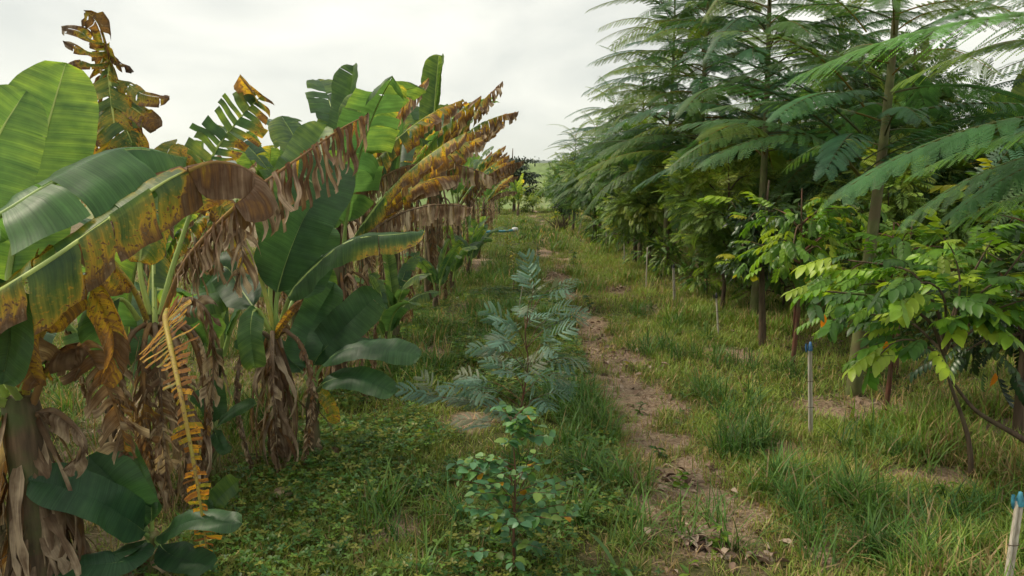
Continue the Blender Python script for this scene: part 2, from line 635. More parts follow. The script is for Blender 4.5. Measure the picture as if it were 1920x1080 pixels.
fm = rgbmul(t, field, wood, maprange(t, sep.outputs['Y'], 640, 760, 0, 1), 'MIX')
c = rgbmul(t, near, fm, maprange(t, sep.outputs['Y'], 60, 110, 0, 1), 'MIX')
p = N(t, 'ShaderNodeBsdfPrincipled')
t.links.new(c, p.inputs['Base Color'])
p.inputs['Roughness'].default_value = 0.95
p.inputs['Specular IOR Level'].default_value = 0.1
bp = N(t, 'ShaderNodeBump'); bp.inputs['Strength'].default_value = 0.8; bp.inputs['Distance'].default_value = 0.02
t.links.new(fine, bp.inputs['Height'])
t.links.new(bp.outputs[0], p.inputs['Normal'])
t.links.new(p.outputs[0], out.inputs[0])
M_GROUND = m
tag(g.build('ground', M_GROUND), 'grassy plantation ground with a trodden brown strip and far green hill', kind='structure')

# ------------------------------------------------------------------ grass, ground cover, litter
rg = np.random.default_rng(7)


def inview(x, y, margin=1.2):
    return (y > 2.6) & (np.abs(x - y * 0.018) < y * 0.74 + margin)


def blades(mb, bx, by, ang, L, W, lean, col, segs=2, bend=1.0):
    k = len(bx)
    bz = height(bx, by) - 0.01
    d = np.stack([np.cos(ang), np.sin(ang), np.zeros(k)], 1)
    s = np.stack([-np.sin(ang), np.cos(ang), np.zeros(k)], 1)
    B = np.stack([bx, by, bz], 1)
    rows_ = []
    for j in range(segs + 1):
        f = j / segs
        th = lean * (0.35 + 0.65 * bend * f)
        P = B + d * (L * f * np.sin(th))[:, None] + np.array([0, 0, 1.0]) * (L * f * np.cos(th * 0.92))[:, None]
        if j < segs:
            ww = W * (1 - 0.25 * f) * (0.75 if j == 0 else 1)
            rows_ += [P - s * ww[:, None] / 2, P + s * ww[:, None] / 2]
        else:
            rows_.append(P)
    V = np.stack(rows_, 1)                          # k, 2*segs+1, 3
    n = 2 * segs + 1
    base = np.arange(k)[:, None] * n
    Q = []
    for j in range(segs - 1):
        Q.append(base + np.array([[2 * j, 2 * j + 1, 2 * j + 3, 2 * j + 2]]))
    T = base + np.array([[2 * segs - 2, 2 * segs - 1, 2 * segs]])
    cc = np.repeat(col[:, None, :], n, 1)
    mb.add(V.reshape(-1, 3), np.vstack(Q) if Q else None, T, col=cc.reshape(-1, 3))


def grass_zone(mb, y0, y1, n_tuft, per, Lr, Wd, segs, xr=None, dens=1.0):
    u = rg.random(n_tuft * 3)
    y = np.sqrt(y0 ** 2 + u * (y1 ** 2 - y0 ** 2))
    x = (rg.random(len(y)) * 2 - 1) * (y * 0.74 + 1.2)
    if xr:
        x = np.clip(x, -1e9, 1e9)
    b = bare(x, y)
    thick = 0.35 + 0.9 * sstep(0.35, 0.7, fbm(x * 0.7, y * 0.5, 21.0))
    left = x < 0.25
    keep = rg.random(len(x)) < (1 - 0.97 * np.clip(b * 1.25, 0, 1)) * thick * np.where((x < 0.1) & (y < 10) & (x > -1.7), 0.55, 1.0)
    keep &= ~((x < -6) & (y > 25))
    x, y = x[keep][:n_tuft], y[keep][:n_tuft]
    k = len(x)
    lush = fbm(x * 0.8 + 5, y * 0.6, 33.0)
    kind = rg.random(k)
    big = sstep(0.5, 0.75, lush)
    nn = per
    X = np.repeat(x, nn) + rg.normal(0, 0.035, k * nn) * (1 + np.repeat(y, nn) * 0.04)
    Y = np.repeat(y, nn) + rg.normal(0, 0.035, k * nn) * (1 + np.repeat(y, nn) * 0.04)
    L = np.repeat((0.6 + 0.9 * big) * rg.uniform(0.55, 1.4, k) * (1 + .12 * sstep(1.6, 2.4, x)), nn) * rg.uniform(*Lr, k * nn)
    W = Wd * rg.uniform(0.7, 1.3, k * nn) * np.repeat(0.8 + 0.5 * big, nn)
    lean = np.clip(rg.normal(0.75, 0.35, k * nn), 0.05, 1.6)
    ang = rg.uniform(0, 2 * np.pi, k * nn)
    # colours: lush green, yellow-green, dry
    lu = np.repeat(lush, nn)
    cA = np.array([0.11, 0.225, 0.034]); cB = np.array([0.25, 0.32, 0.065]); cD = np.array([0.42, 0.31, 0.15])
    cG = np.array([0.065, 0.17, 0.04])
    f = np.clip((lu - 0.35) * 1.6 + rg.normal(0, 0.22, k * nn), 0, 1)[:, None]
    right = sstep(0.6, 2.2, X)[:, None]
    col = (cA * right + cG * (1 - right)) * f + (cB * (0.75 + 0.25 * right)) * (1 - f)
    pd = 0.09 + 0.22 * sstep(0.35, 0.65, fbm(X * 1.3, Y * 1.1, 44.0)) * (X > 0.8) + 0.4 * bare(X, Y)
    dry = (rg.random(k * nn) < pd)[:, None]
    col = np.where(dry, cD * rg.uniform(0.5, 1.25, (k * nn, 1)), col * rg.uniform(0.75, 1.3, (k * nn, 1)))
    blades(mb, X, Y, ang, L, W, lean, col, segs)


gm = MB()
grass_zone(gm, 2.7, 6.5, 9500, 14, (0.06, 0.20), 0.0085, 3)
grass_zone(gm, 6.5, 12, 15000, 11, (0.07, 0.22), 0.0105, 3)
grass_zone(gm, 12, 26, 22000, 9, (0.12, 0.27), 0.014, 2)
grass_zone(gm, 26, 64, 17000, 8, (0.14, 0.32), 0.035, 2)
# big lush grass clumps beside the saplings, arching broad blades
clx = [(1085, 800, 60), (1140, 860, 46), (1060, 760, 40), (1130, 770, 46), (1180, 980, 36), (1090, 930, 46), (780, 1010, 26), (740, 960, 22),
       (1510, 930, 46), (1440, 880, 36), (1640, 1010, 46), (1560, 1030, 36), (1700, 960, 30), (1400, 760, 36), (1350, 790, 30), (1270, 620, 40),
       (1230, 660, 40), (1330, 680, 40), (1200, 590, 36), (1440, 700, 30), (1390, 830, 30), (1760, 1050, 30), (1850, 980, 30), (1640, 860, 26), (1600, 950, 30),
       (900, 640, 22), (840, 560, 26), (1000, 520, 20), (920, 500, 30), (960, 470, 30)]
for (u, v, k) in clx:
    p0 = GP(u, v)
    for q in range(6):
        c0 = p0 + np.array([rg.normal(0, 0.22), rg.normal(0, 0.26), 0])
        kk = k
        hue = rg.random()
        col = (np.array([0.05, 0.13, 0.03]) * hue + np.array([0.11, 0.20, 0.04]) * (1 - hue)) * rg.uniform(0.7, 1.3, (kk, 1))
        col[rg.random(kk) < 0.06] = (0.25, 0.19, 0.10)
        blades(gm, c0[0] + rg.normal(0, 0.05, kk), c0[1] + rg.normal(0, 0.05, kk), rg.uniform(0, 6.28, kk), rg.uniform(0.16, 0.42, kk),
               rg.uniform(0.006, 0.012, kk), np.clip(rg.normal(0.75, 0.35, kk), 0.05, 1.5), col, 4, 1.3)
tag(gm.build('grass', M_GRASS, smooth=False), 'green and straw coloured grass between the rows', 'grass', kind='stuff')


def leaf_shape(L=1.0, W=0.4, segs=4, fold=0.12, tip=1.0, droop=0.0, blunt=0.0, col=(1, 1, 1)):
    """one simple leaf along +X with a fold on its midrib: V,Q,T,C"""
    s = np.linspace(0, 1, segs + 1)
    wprof = np.sin(np.pi * np.clip(s * (1 - blunt * 0.5) + 0.02, 0, 1) ** 0.8) ** 0.8
    V, Q = [], []
    for i in range(segs + 1):
        x = s[i] * L
        z = -droop * s[i] ** 2 * L
        ww = wprof[i] * W / 2
        if i == segs: ww *= (0.15 + 0.5 * blunt)
        V += [(x, -ww, z + fold * ww), (x, 0, z), (x, ww, z + fold * ww)]
    for i in range(segs):
        a = i * 3
        Q += [(a, a + 1, a + 4, a + 3), (a + 1, a + 2, a + 5, a + 4)]
    V = np.array(V)
    return V, np.array(Q), np.zeros((0, 3), int), np.tile(np.array(col, float), (len(V), 1))


def join_tpl(parts):
    Vs, Qs, Ts, Cs, n = [], [], [], [], 0
    for V, Q, T, C in parts:
        Vs.append(V); Cs.append(C)
        if len(Q): Qs.append(Q + n)
        if len(T): Ts.append(T + n)
        n += len(V)
    return np.vstack(Vs), (np.vstack(Qs) if Qs else np.zeros((0, 4), int)), (np.vstack(Ts) if Ts else np.zeros((0, 3), int)), np.vstack(Cs)


def xform(tpl, pos, X, up, s=1.0, c=None):
    V, Q, T, C = tpl
    X = nrm(X); Y = nrm(np.cross(up, X)); Z = np.cross(X, Y)
    W = (V @ np.stack([X, Y, Z])) * s + np.asarray(pos)
    return W, Q, T, (C if c is None else C * np.asarray(c))


# trifoliate creeper leaves
lf = leaf_shape(1.0, 0.75, 2, 0.2, col=(1, 1, 1))
tri = join_tpl([xform(lf, (0.05 * math.cos(a), 0.05 * math.sin(a), 0), (math.cos(a), math.sin(a), 0.12), (0, 0, 1)) for a in (0, 2.1, -2.1)])


def cover(mb, x, y, size, zr, cols, tilt=0.35):
    k = len(x)
    z = height(x, y) + rg.uniform(*zr, k)
    a = rg.uniform(0, 6.28, k)
    X = np.stack([np.cos(a), np.sin(a), rg.normal(0, tilt * 0.6, k)], 1)
    up = np.stack([rg.normal(0, tilt, k), rg.normal(0, tilt, k), np.ones(k)], 1)
    c = cols[rg.integers(0, len(cols), k)] * rg.uniform(0.65, 1.35, (k, 1))
    stamp(mb, tri, np.stack([x, y, z], 1), X, up, size * rg.uniform(0.6, 1.35, k), c)


cm = MB()
k = 80000
y = np.sqrt(2.7 ** 2 + rg.random(k) * (15 ** 2 - 2.7 ** 2))
x = rg.uniform(-2.2, 0.75, k)
keep = (rg.random(k) < (1 - bare(x, y)) * sstep(0.36, 0.52, fbm(x * 1.4, y * 1.2, 61.0))) & inview(x, y)
cover(cm, x[keep], y[keep], 0.029, (0.02, 0.14), np.array([[0.08, 0.17, 0.034], [0.13, 0.23, 0.04], [0.055, 0.14, 0.035], [0.21, 0.22, 0.045]]))
k = 26000
y = np.sqrt(2.7 ** 2 + rg.random(k) * (14 ** 2 - 2.7 ** 2))
x = rg.uniform(1.3, 7, k)
keep = (rg.random(k) < 0.8 * (1 - 0.5 * bare(x, y)) * sstep(0.5, 0.66, fbm(x * 1.2, y * 1.2, 71.0))) & inview(x, y)
cover(cm, x[keep], y[keep], 0.024, (0.02, 0.12), np.array([[0.09, 0.15, 0.03], [0.13, 0.18, 0.035], [0.06, 0.11, 0.03]]))
tag(cm.build('ground_cover', M_LEAF, smooth=False), 'low creeping weeds with small three part leaves among the grass', 'weeds', kind='stuff')

# straw and dead bits lying on the ground
sm = MB()
k = 90000
y = np.sqrt(2.7 ** 2 + rg.random(k) * (20 ** 2 - 2.7 ** 2))
x = rg.uniform(-4.5, 7, k)
b = bare(x, y)
keep = (rg.random(k) < 0.10 + 0.9 * sstep(0.15, 0.5, b)) & inview(x, y)
x, y = x[keep], y[keep]
k = len(x)
a = rg.uniform(0, 3.14, k)
L = rg.uniform(0.04, 0.22, k); W = rg.uniform(0.002, 0.006, k) * (1 + y * 0.05)
z = height(x, y) + rg.uniform(0.003, 0.03, k)
d = np.stack([np.cos(a), np.sin(a), rg.normal(0, 0.10, k)], 1) * L[:, None]
s = np.stack([-np.sin(a), np.cos(a), rg.normal(0, 0.3, k)], 1) * W[:, None]
P = np.stack([x, y, z], 1)
bow = np.stack([-np.sin(a), np.cos(a), np.zeros(k)], 1) * (rg.normal(0, 0.12, k) * L)[:, None]
V = np.stack([P - d / 2, P - d / 2 + s, P + bow, P + bow + s, P + d / 2], 1)
base = np.arange(k)[:, None] * 5
c = np.array([[0.33, 0.26, 0.17], [0.24, 0.17, 0.11], [0.16, 0.10, 0.07], [0.30, 0.22, 0.13], [0.40, 0.33, 0.24]])[rg.integers(0, 5, k)] * rg.uniform(0.6, 1.15, (k, 1))
sm.add(V.reshape(-1, 3), base + np.array([[0, 1, 3, 2]]), base + np.array([[2, 3, 4]]), col=np.repeat(c[:, None], 5, 1).reshape(-1, 3))
tag(sm.build('straw_litter', M_STRAW, smooth=False), 'dry straw and dead stalks lying over the bare earth', 'litter', kind='stuff')

# crumpled dead leaf litter
cl = MB()
k = 900
yy_ = rg.uniform(2.8, 14, k); xx_ = PATHX(yy_) + rg.normal(0, .4, k)
kk_ = bare(xx_, yy_) > .35
for x_, y_ in zip(xx_[kk_], yy_[kk_]):
    r_ = rg.uniform(.006, .022)
    v_ = nrm(np.array([[1, 0, .1], [.3, .9, 0], [-.8, .6, .1], [-.8, -.6, 0], [.3, -.9, .1], [0, 0, 1.0]]) + rg.normal(0, .2, (6, 3))) * r_ * rg.uniform(.7, 1.3, (6, 1)) * [1, 1, .6]
    cl.add(v_ + [x_, y_, float(height(x_, y_)) + r_ * .15], None, [[0, 1, 5], [1, 2, 5], [2, 3, 5], [3, 4, 5], [4, 0, 5]], col=np.array([.22, .15, .10]) * rg.uniform(.6, 1.3))
tag(cl.build('soil_clods', M_STRAW, smooth=False), 'small crumbs and clods of brown soil on the trodden strip', 'soil', kind='stuff')
lm = MB()
dl = leaf_shape(1.0, 0.5, 4, 0.9, droop=0.25)
k = 5200
y = np.sqrt(2.7 ** 2 + rg.random(k) * (18 ** 2 - 2.7 ** 2))
x = np.where(rg.random(k) < 0.5, rg.uniform(-5, -1.5, k), rg.uniform(0.4, 6.5, k))
keep = (rg.random(k) < 0.06 + bare(x, y) * 0.9) & inview(x, y)
x, y = x[keep], y[keep]; k = len(x)
for (u, v, kk, sp) in ((1300, 1008, 90, .10), (1395, 1030, 30, .12), (1240, 905, 25, .15), (1330, 890, 20, .15), (1190, 690, 30, .2), (1150, 660, 20, .2)):
    p0 = GP(u, v)
    x = np.append(x, p0[0] + rg.normal(0, sp, kk)); y = np.append(y, p0[1] + rg.normal(0, sp * .8, kk))
k = len(x)
a = rg.uniform(0, 6.28, k)
stamp(lm, dl, np.stack([x, y, height(x, y) + rg.uniform(0.005, 0.05, k)], 1), np.stack([np.cos(a), np.sin(a), rg.normal(0, .25, k)], 1),
      np.stack([rg.normal(0, .5, k), rg.normal(0, .5, k), np.ones(k)], 1), rg.uniform(0.03, 0.11, k),
      np.array([[0.22, 0.15, 0.11], [0.30, 0.22, 0.17], [0.13, 0.08, 0.06], [0.36, 0.28, 0.22]])[rg.integers(0, 4, k)])
tag(lm.build('leaf_litter', M_STRAW), 'curled brown dead leaves scattered over the soil', 'litter', kind='stuff')
#@@PART2
# ------------------------------------------------------------------ banana plants
UP = np.array([0.0, 0, 1])


def banana_leaf(parent, off, P, W, face=(0, 0, 1), age0=0.05, edge=0.05, tip=0.05, agefn=None, shred=0.2, hang=(0.3, 0.3), lift=14,
                pet=0.12, seed=0, Nst=44, M=6, name='leaf', label=None, sides=(1, 1), fwd=0.25, fill=1.0, rib=0.017, blunt=0.25, wob=1.0, wfn=None, roff=0.55, tint=None):
    rr = np.random.default_rng(seed + 1000)
    C, L = catmull(P, Nst)
    T = nrm(np.gradient(C, axis=0))
    fc = np.asarray(face, float)
    Nn = nrm(fc[None] - (T @ fc)[:, None] * T)
    S = nrm(np.cross(T, Nn))
    sg_ = np.linspace(0, 1, Nst)
    mb = MB()

    def at(A, q):
        return np.stack([np.interp(q, sg_, A[:, j]) for j in range(3)], -1)

    for si, sgn in enumerate((-1, 1)):
        if not sides[si]:
            continue
        q = pet
        smooth_h = hang[si]
        while q < 0.995:
            ws = (1 - shred) ** 2.2 * 1.1 + 0.022 + 0.05 * (1 - shred)
            wq = ws * rr.uniform(0.45, 1.6) / L
            qe = min(q + wq, 1.0)
            if 1 - qe < 0.02: qe = 1.0
            q0, q1 = q, qe
            q = qe + (0.002 + 0.010 * rr.random() * shred)
            if rr.random() > fill: continue
            ns = int(min(max(2, math.ceil((q1 - q0) * L / 0.035) + 1), 44))
            qs = np.linspace(q0, q1, ns)
            qc = (q0 + q1) / 2
            h = np.clip(smooth_h + rr.normal(0, 0.05 + 0.16 * shred), -0.1, 1.15)
            tap = np.clip(shred ** 1.5 * 0.8 * rr.uniform(0.5, 1.25), 0, 0.9) if ns < 14 else 0.05 + 0.2 * shred * rr.random()
            lenj = 1 - 0.45 * shred * rr.random()
            sag = rr.uniform(-0.25, 0.35) * shred * wob
            cur = rr.normal(0, 0.5) * shred * wob
            ph = rr.uniform(0, 6.28)
            agej = rr.normal(0, 0.09) * shred
            us = np.linspace(0, 1, M + 1)
            rowsV, rowsA, rowsU = [], [], []
            qq = (qs - pet) / (1 - pet)
            prof = np.minimum(1, np.maximum(qq, 0) / 0.16) ** 0.55 * np.sqrt(np.clip(1 - np.clip((qq - (1 - blunt)) / blunt, 0, 1) ** 2, 0.0, 1))
            if wfn is not None: prof = prof * wfn(qq)
            w_ = W * prof * lenj
            pos = None
            for j, u in enumerate(us):
                qj = qc + (qs - qc) * (1 - tap * u ** 1.4)
                base_t, base_s, base_n = at(T, qj), at(S, qj), at(Nn, qj)
                hu = np.clip(h * (0.25 + 1.1 * u) if h < 0.6 else h * min(1.0, 0.45 + 1.6 * u), -0.2, 1)
                la = R(lift) * (1 - 0.6 * u)
                dirv = (1 - hu) * (base_s * sgn * math.cos(la) + base_n * math.sin(la) + base_t * (fwd + sag * u)) - hu * UP
                dirv = nrm(dirv + base_t * cur * 0.5 * math.sin(ph + 4 * u) * u + base_s * 0.22 * shred * wob * math.sin(ph * 2 + 5 * u) * u
                           + (base_t * math.sin(ph * 3 + 8 * u) + base_s * math.cos(ph * 5 + 7 * u)) * 0.38 * wob * u * max(0.0, shred - 0.7) * 3.0)
                if j == 0:
                    pos = at(C, qj) + base_n * 0.004
                else:
                    pos = pos + dirv * (w_ / M)[:, None]
                und = 0.013 * np.sin(qs * L * 13 + ph + u * 2) * u * (1 - 0.5 * shred) + 0.005 * np.sin(qs * L * 41 + ph + 3 * u) * u ** 0.5 + 0.012 * shred * wob * np.sin(ph + 9 * u)
                rowsV.append(pos + base_n * und[:, None])
                if agefn is not None:
                    a = agefn(qq, u, si) + agej
                else:
                    a = age0 + edge * u ** 2 + tip * sstep(0.45, 1.0, qq) + agej
                rowsA.append(np.clip(a, 0, 1.0) * np.ones(ns))
                rowsU.append(np.stack([qs * L, u * w_], -1))
            V = np.stack(rowsV, 0).reshape(-1, 3)
            ii = np.arange((M + 1) * ns).reshape(M + 1, ns)
            Qd = np.stack([ii[:-1, :-1], ii[:-1, 1:], ii[1:, 1:], ii[1:, :-1]], -1).reshape(-1, 4)
            mb.add(V, Qd, age=np.concatenate(rowsA), uvw=np.vstack(rowsU))
    lo = mb.build(name, M_BAN, parent, off)
    if lo is None: return None
    if label: lo['label'] = label
    if tint: lo.color = (*tint, 1)
    rb = MB()
    s = np.linspace(0, 1, Nst)
    if agefn is not None:
        ra = np.clip(np.array([float(np.mean(agefn(np.array([max(0, (x - pet) / (1 - pet))]), 0.1, 0))) for x in s]) * 0.9, 0, 1)
    else:
        ra = np.clip(age0 + tip * sstep(0.45, 1, s), 0, 1)
    rad = rib * (1 - s) ** 0.8 + 0.0025
    tube(rb, C - Nn * (rad * roff)[:, None], rad, 6, age=ra, uvw=np.array([0.3, 0.3]))
    rb.build('midrib', M_RIB, lo, off)
    return lo


def stem(parent, off, base, top, r0, r1, seed, nflap=9, flap=0.35, mat=None, skirt=True):
    rr = np.random.default_rng(seed)
    base, top = np.array(base, float), np.array(top, float)
    s = np.linspace(0, 1, 16)
    P = base[None] * (1 - s)[:, None] + top[None] * s[:, None]
    P[:, 0] += 0.02 * np.sin(s * 5 + seed)
    mb = MB()
    tube(mb, P, (r0 * (1 - s) + r1 * s) * (1 + 0.06 * np.sin(s * 19 + seed)), 14, age=0.6)
    # overlapping sheath edges wound round the stem
    for k in range(7):
        a0, z0 = rr.uniform(0, 6.28), rr.uniform(0, 0.75)
        ss = np.linspace(0, 1, 12)
        aa = a0 + 1.1 * ss
        hh = z0 + 0.28 * ss
        cc = base[None] * (1 - hh)[:, None] + top[None] * hh[:, None]
        rr_ = (r0 * (1 - hh) + r1 * hh) * 1.03
        Pk = cc + np.stack([np.cos(aa) * rr_, np.sin(aa) * rr_, 0 * aa], 1)
        tube(mb, Pk, 0.009 * (1 - 0.5 * ss), 5, age=0.6)
    mb.build('pseudostem', mat or M_STEM, parent, off)
    fb = MB()
    H = np.linalg.norm(top - base)
    for k in range(nflap):
        a = rr.uniform(0, 6.28)
        h0 = rr.uniform(0.25, 1.0)
        c0 = base * (1 - h0) + top * h0
        d = np.array([math.cos(a), math.sin(a), 0])
        sd_ = np.array([-math.sin(a), math.cos(a), 0])
        Lf = min(rr.uniform(0.5, 1.3) * flap * 1.6, H * h0 * 0.95)
        Wf = rr.uniform(0.010, 0.042)
        nn = 12
        tt = np.linspace(0, 1, nn)
        r_ = (r0 * (1 - h0) + r1 * h0)
        cen = c0 + d * (r_ * 0.95 + (0.05 + 0.13 * rr.random()) * np.sin(tt * 2.3)[:, None] * rr.random() * 1.6) - UP * (tt * Lf)[:, None] + sd_ * (0.05 * np.sin(tt * 4 + a) * tt)[:, None]
        ww = Wf * (1 - 0.75 * tt) * (1 + 0.3 * np.sin(tt * 17 + a)) * (1 + .25 * np.sin(tt * 41 + a))
        cup = 0.5
        V = np.stack([cen - sd_ * ww[:, None] - d * (ww * cup)[:, None], cen, cen + sd_ * ww[:, None] - d * (ww * cup)[:, None] * rr.uniform(-1, 1)], 1).reshape(-1, 3)
        ii = np.arange(nn * 3).reshape(nn, 3)
        Qd = np.stack([ii[:-1, :-1], ii[:-1, 1:], ii[1:, 1:], ii[1:, :-1]], -1).reshape(-1, 4)
        fb.add(V, Qd, age=np.clip(rr.uniform(.66, .98) + 0.1 * tt.repeat(3), 0, 1), uvw=np.stack([np.tile([0, .5, 1], nn) * Wf * 1.5, (tt * Lf).repeat(3)], 1))
    fb.build('dead_sheath', M_BAN, parent, off)


def arc(base, az, e0, e1, L, n=7, twist=0.0, pw=1.0):
    """curve that starts at elevation e0 (deg) and ends at e1"""
    P = [np.array(base, float)]
    for k in range(n):
        f = (k + 0.5) / n
        e = R(e0 + (e1 - e0) * f ** pw)
        a = az + twist * f
        P.append(P[-1] + np.array([math.cos(a) * math.cos(e), math.sin(a) * math.cos(e), math.sin(e)]) * L / n)
    return np.array(P)


def gen_leaf(parent, off, base, az, style, rr, L, Nst=34, M=5):
    sd = int(rr.integers(1e6))
    out = np.array([math.cos(az), math.sin(az), 0])
    face = UP * 0.8 - out * 0.6
    if style == 'fresh':
        e0 = rr.uniform(70, 84); e1 = rr.uniform(-25, 40)
        P = arc(base, az, e0, e1, L, pw=1.3, twist=rr.normal(0, .15))
        return banana_leaf(parent, off, P, L * rr.uniform(.135, .165), face, rr.uniform(.03, .19), .08, .06, shred=rr.uniform(.15, .66), hang=(rr.uniform(.15, .45), rr.uniform(.15, .45)), lift=18, pet=.16, seed=sd, Nst=Nst, M=M)
    if style == 'young':
        P = arc(base, az, 86, rr.uniform(60, 78), L * .9)
        return banana_leaf(parent, off, P, L * .13, face, rr.uniform(.10, .2), .03, .03, shred=.08, hang=(.02, .02), lift=rr.uniform(35, 62), pet=.15, seed=sd, Nst=Nst, M=M, fwd=.4)
    if style == 'aging':
        e0 = rr.uniform(58, 76); e1 = rr.uniform(0, 42)
        P = arc(base, az, e0, e1, L, twist=rr.normal(0, .1))
        a0 = rr.uniform(.08, .26); sp = rr.uniform(.2, .5); st_ = rr.uniform(.15, .6)
        return banana_leaf(parent, off, P, L * rr.uniform(.13, .155), face, agefn=lambda q, u, si: a0 + sp * sstep(st_, 1.0, q + .18 * u) + .42 * u ** 2, shred=rr.uniform(.62, .86), hang=(rr.uniform(.5, .95), rr.uniform(.5, .95)), lift=5, pet=.14, seed=sd, Nst=Nst, M=M)
    if style == 'dead_up':
        e0 = rr.uniform(45, 68); e1 = rr.uniform(-35, 35)
        P = arc(base, az, e0, e1, L, twist=rr.normal(0, .15))
        return banana_leaf(parent, off, P, L * rr.uniform(.11, .15), face, rr.uniform(.58, .85), .12, .12, shred=rr.uniform(.86, .93), hang=(.97, .97), lift=0, pet=.12, seed=sd, Nst=Nst, M=M, label='dead brown leaf torn into hanging strips')
    # dead_down: folded against the stem
    b = np.array(base, float)
    P = [b, b + out * .12 + UP * .10, b + out * .26 - UP * .02, b + out * .32 - UP * L * .28, b + out * .27 - UP * L * .55, b + out * .22 - UP * min(L * .85, b[2] - 0.08)]
    return banana_leaf(parent, off, P, L * rr.uniform(.07, .12), out, rr.uniform(.7, .95), .08, .05, shred=rr.uniform(.82, .92), hang=(.7, .7), lift=-10, pet=.2, seed=sd, Nst=Nst, M=M, fwd=.4, label='dead brown leaf hanging against the stem')


def banana(label, loc, seed, Hs, L, styles, azs=None, r0=.1, group='banana plants in the left row', Nst=34, M=5, name='banana_plant', extra_flaps=26):
    rr = np.random.default_rng(seed)
    b = thing(name, label, 'banana plant', (0, 0, 0), group)
    top = np.array([rr.normal(0, .05), rr.normal(0, .05), Hs])
    stem(b, (0, 0, 0), (0, 0, -0.03), top, r0, r0 * .55, seed, extra_flaps, Hs * .35)
    az = rr.uniform(0, 6.28)
    for i, stl in enumerate(styles):
        a = azs[i] if azs is not None else az
        az += 2.4
        f = i / max(1, len(styles) - 1)
        pt = top + np.array([math.cos(a), math.sin(a), 0]) * .04 - UP * (.22 * (1 - f) + (.15 if stl == 'dead_down' else 0))
        gen_leaf(b, (0, 0, 0), pt, a, stl, rr, L * rr.uniform(.85, 1.12), Nst, M)
    b.location = tuple(float(c) for c in loc)
    return b


def HP(pts):
    return np.array([PX(*p) for p in pts])


def hero(name, label, base_px, group=None):
    p = GP(*base_px)
    p[2] = height(p[0], p[1])
    return thing(name, label, 'banana plant', p, group), p


GL = 'banana plants in the left row'
# --- plant at the left edge
plA = thing('banana_plant', 'banana plant cut by the left edge, with broad backlit leaf and tattered stem', 'banana plant', (-2.52, 3.5, 0), GL)
oA = (-2.52, 3.5, 0)
topA = PX(38, 745, 3.5)
stem(plA, oA, oA, topA, .14, .085, 11, 70, .5)
young = lambda a, b: (lambda q, u, si: a + b * q + .02 * u)
for (pts, W, face, kw) in [
    ([(35, 760, 3.5), (12, 600, 3.6), (30, 440, 3.75), (80, 270, 3.9), (124, 118, 4.0)], .27, (0.25, -0.9, 0.2), dict(tint=(1.4, 1.4, 1.1), age0=.17, edge=.03, tip=.03, shred=.10, hang=(.0, .02), lift=8, pet=.36, blunt=.42, rib=.02, seed=3, roff=-.35)),
    ([(20, 760, 3.5), (-90, 560, 3.3), (-60, 380, 3.3), (0, 250, 3.4), (50, 170, 3.5)], .22, (0.5, -0.8, 0.4), dict(age0=.13, edge=.05, tip=.05, shred=.1, hang=(.1, .1), lift=8, pet=.3, blunt=.4, seed=4, roff=-.35, tint=(1.3, 1.3, 1.1))),
    ([(20, 770, 3.5), (-150, 600, 3.2), (-120, 470, 3.0), (0, 400, 2.95), (110, 335, 3.1), (240, 280, 3.35), (350, 298, 3.6)], .30, (-0.05, -0.45, 0.9),
     dict(agefn=lambda q, u, si: .06 + .03 * u + .14 * sstep(.85, 1, q), tint=(1.4, 1.4, 1.25), shred=.40, hang=(.40, .50), lift=4, pet=.26, blunt=.3, rib=.022, seed=18, Nst=60, M=8)),
    ([(30, 760, 3.5), (-120, 690, 3.1), (-100, 600, 2.85), (0, 543, 2.75), (110, 474, 2.85), (235, 388, 3.05), (330, 328, 3.25), (400, 305, 3.4)], .25, (-0.1, -0.35, 0.95),
     dict(agefn=lambda q, u, si: np.where(q + .04 * u > .92, .70, .17 + .27 * u ** .6 * sstep(.05, .40, q) + .18 * u ** 5 + .06 * np.sin(q * 31)), shred=.60, hang=(.25, .90), lift=0, pet=.22, blunt=.12, rib=.022, seed=23, Nst=64, M=9,
          sides=(1, 1), wfn=lambda q: 1.0 + 0 * q, label='yellow and brown spotted leaf with a curled dead tip')),
    ([(40, 760, 3.5), (0, 700, 3.2), (-30, 620, 3.0), (5, 540, 2.9), (20, 620, 2.85), (5, 720, 2.85)], .12, (0.2, -1, 0.1), dict(age0=.05, shred=.2, hang=(.3, .3), pet=.3, seed=6)),
    ([(45, 750, 3.5), (60, 660, 3.4), (120, 560, 3.3), (170, 540, 3.3), (215, 640, 3.3), (190, 720, 3.35)], .13, (0.2, -1, 0.3), dict(agefn=lambda q, u, si: .52 + .16 * q, shred=.5, hang=(.6, .7), pet=.35, seed=9, label='brown dead leaf folded over')),
    ([(55, 770, 3.5), (90, 690, 3.4), (150, 650, 3.4), (190, 700, 3.4), (225, 790, 3.45), (235, 850, 3.5)], .17, (0.3, -1, 0.2), dict(agefn=lambda q, u, si: .70 + .15 * u, shred=.85, hang=(.45, .45), pet=.25, seed=10, label='brown dead leaf folded over')),
    ([(30, 740, 3.5), (40, 640, 3.45), (48, 560, 3.4), (40, 640, 3.2), (60, 700, 3.15), (75, 720, 3.15)], .12, (0.2, -1, 0.3), dict(agefn=lambda q, u, si: .40 + .25 * q, shred=.3, hang=(.4, .4), pet=.4, seed=13)),
    ([(45, 790, 3.5), (100, 770, 3.45), (160, 830, 3.4), (120, 880, 3.4)], .12, (0.2, -1, 0.5), dict(age0=.85, shred=.75, hang=(.8, .8), pet=.2, seed=14)),
]:
    banana_leaf(plA, oA, HP(pts), W, face, **kw)
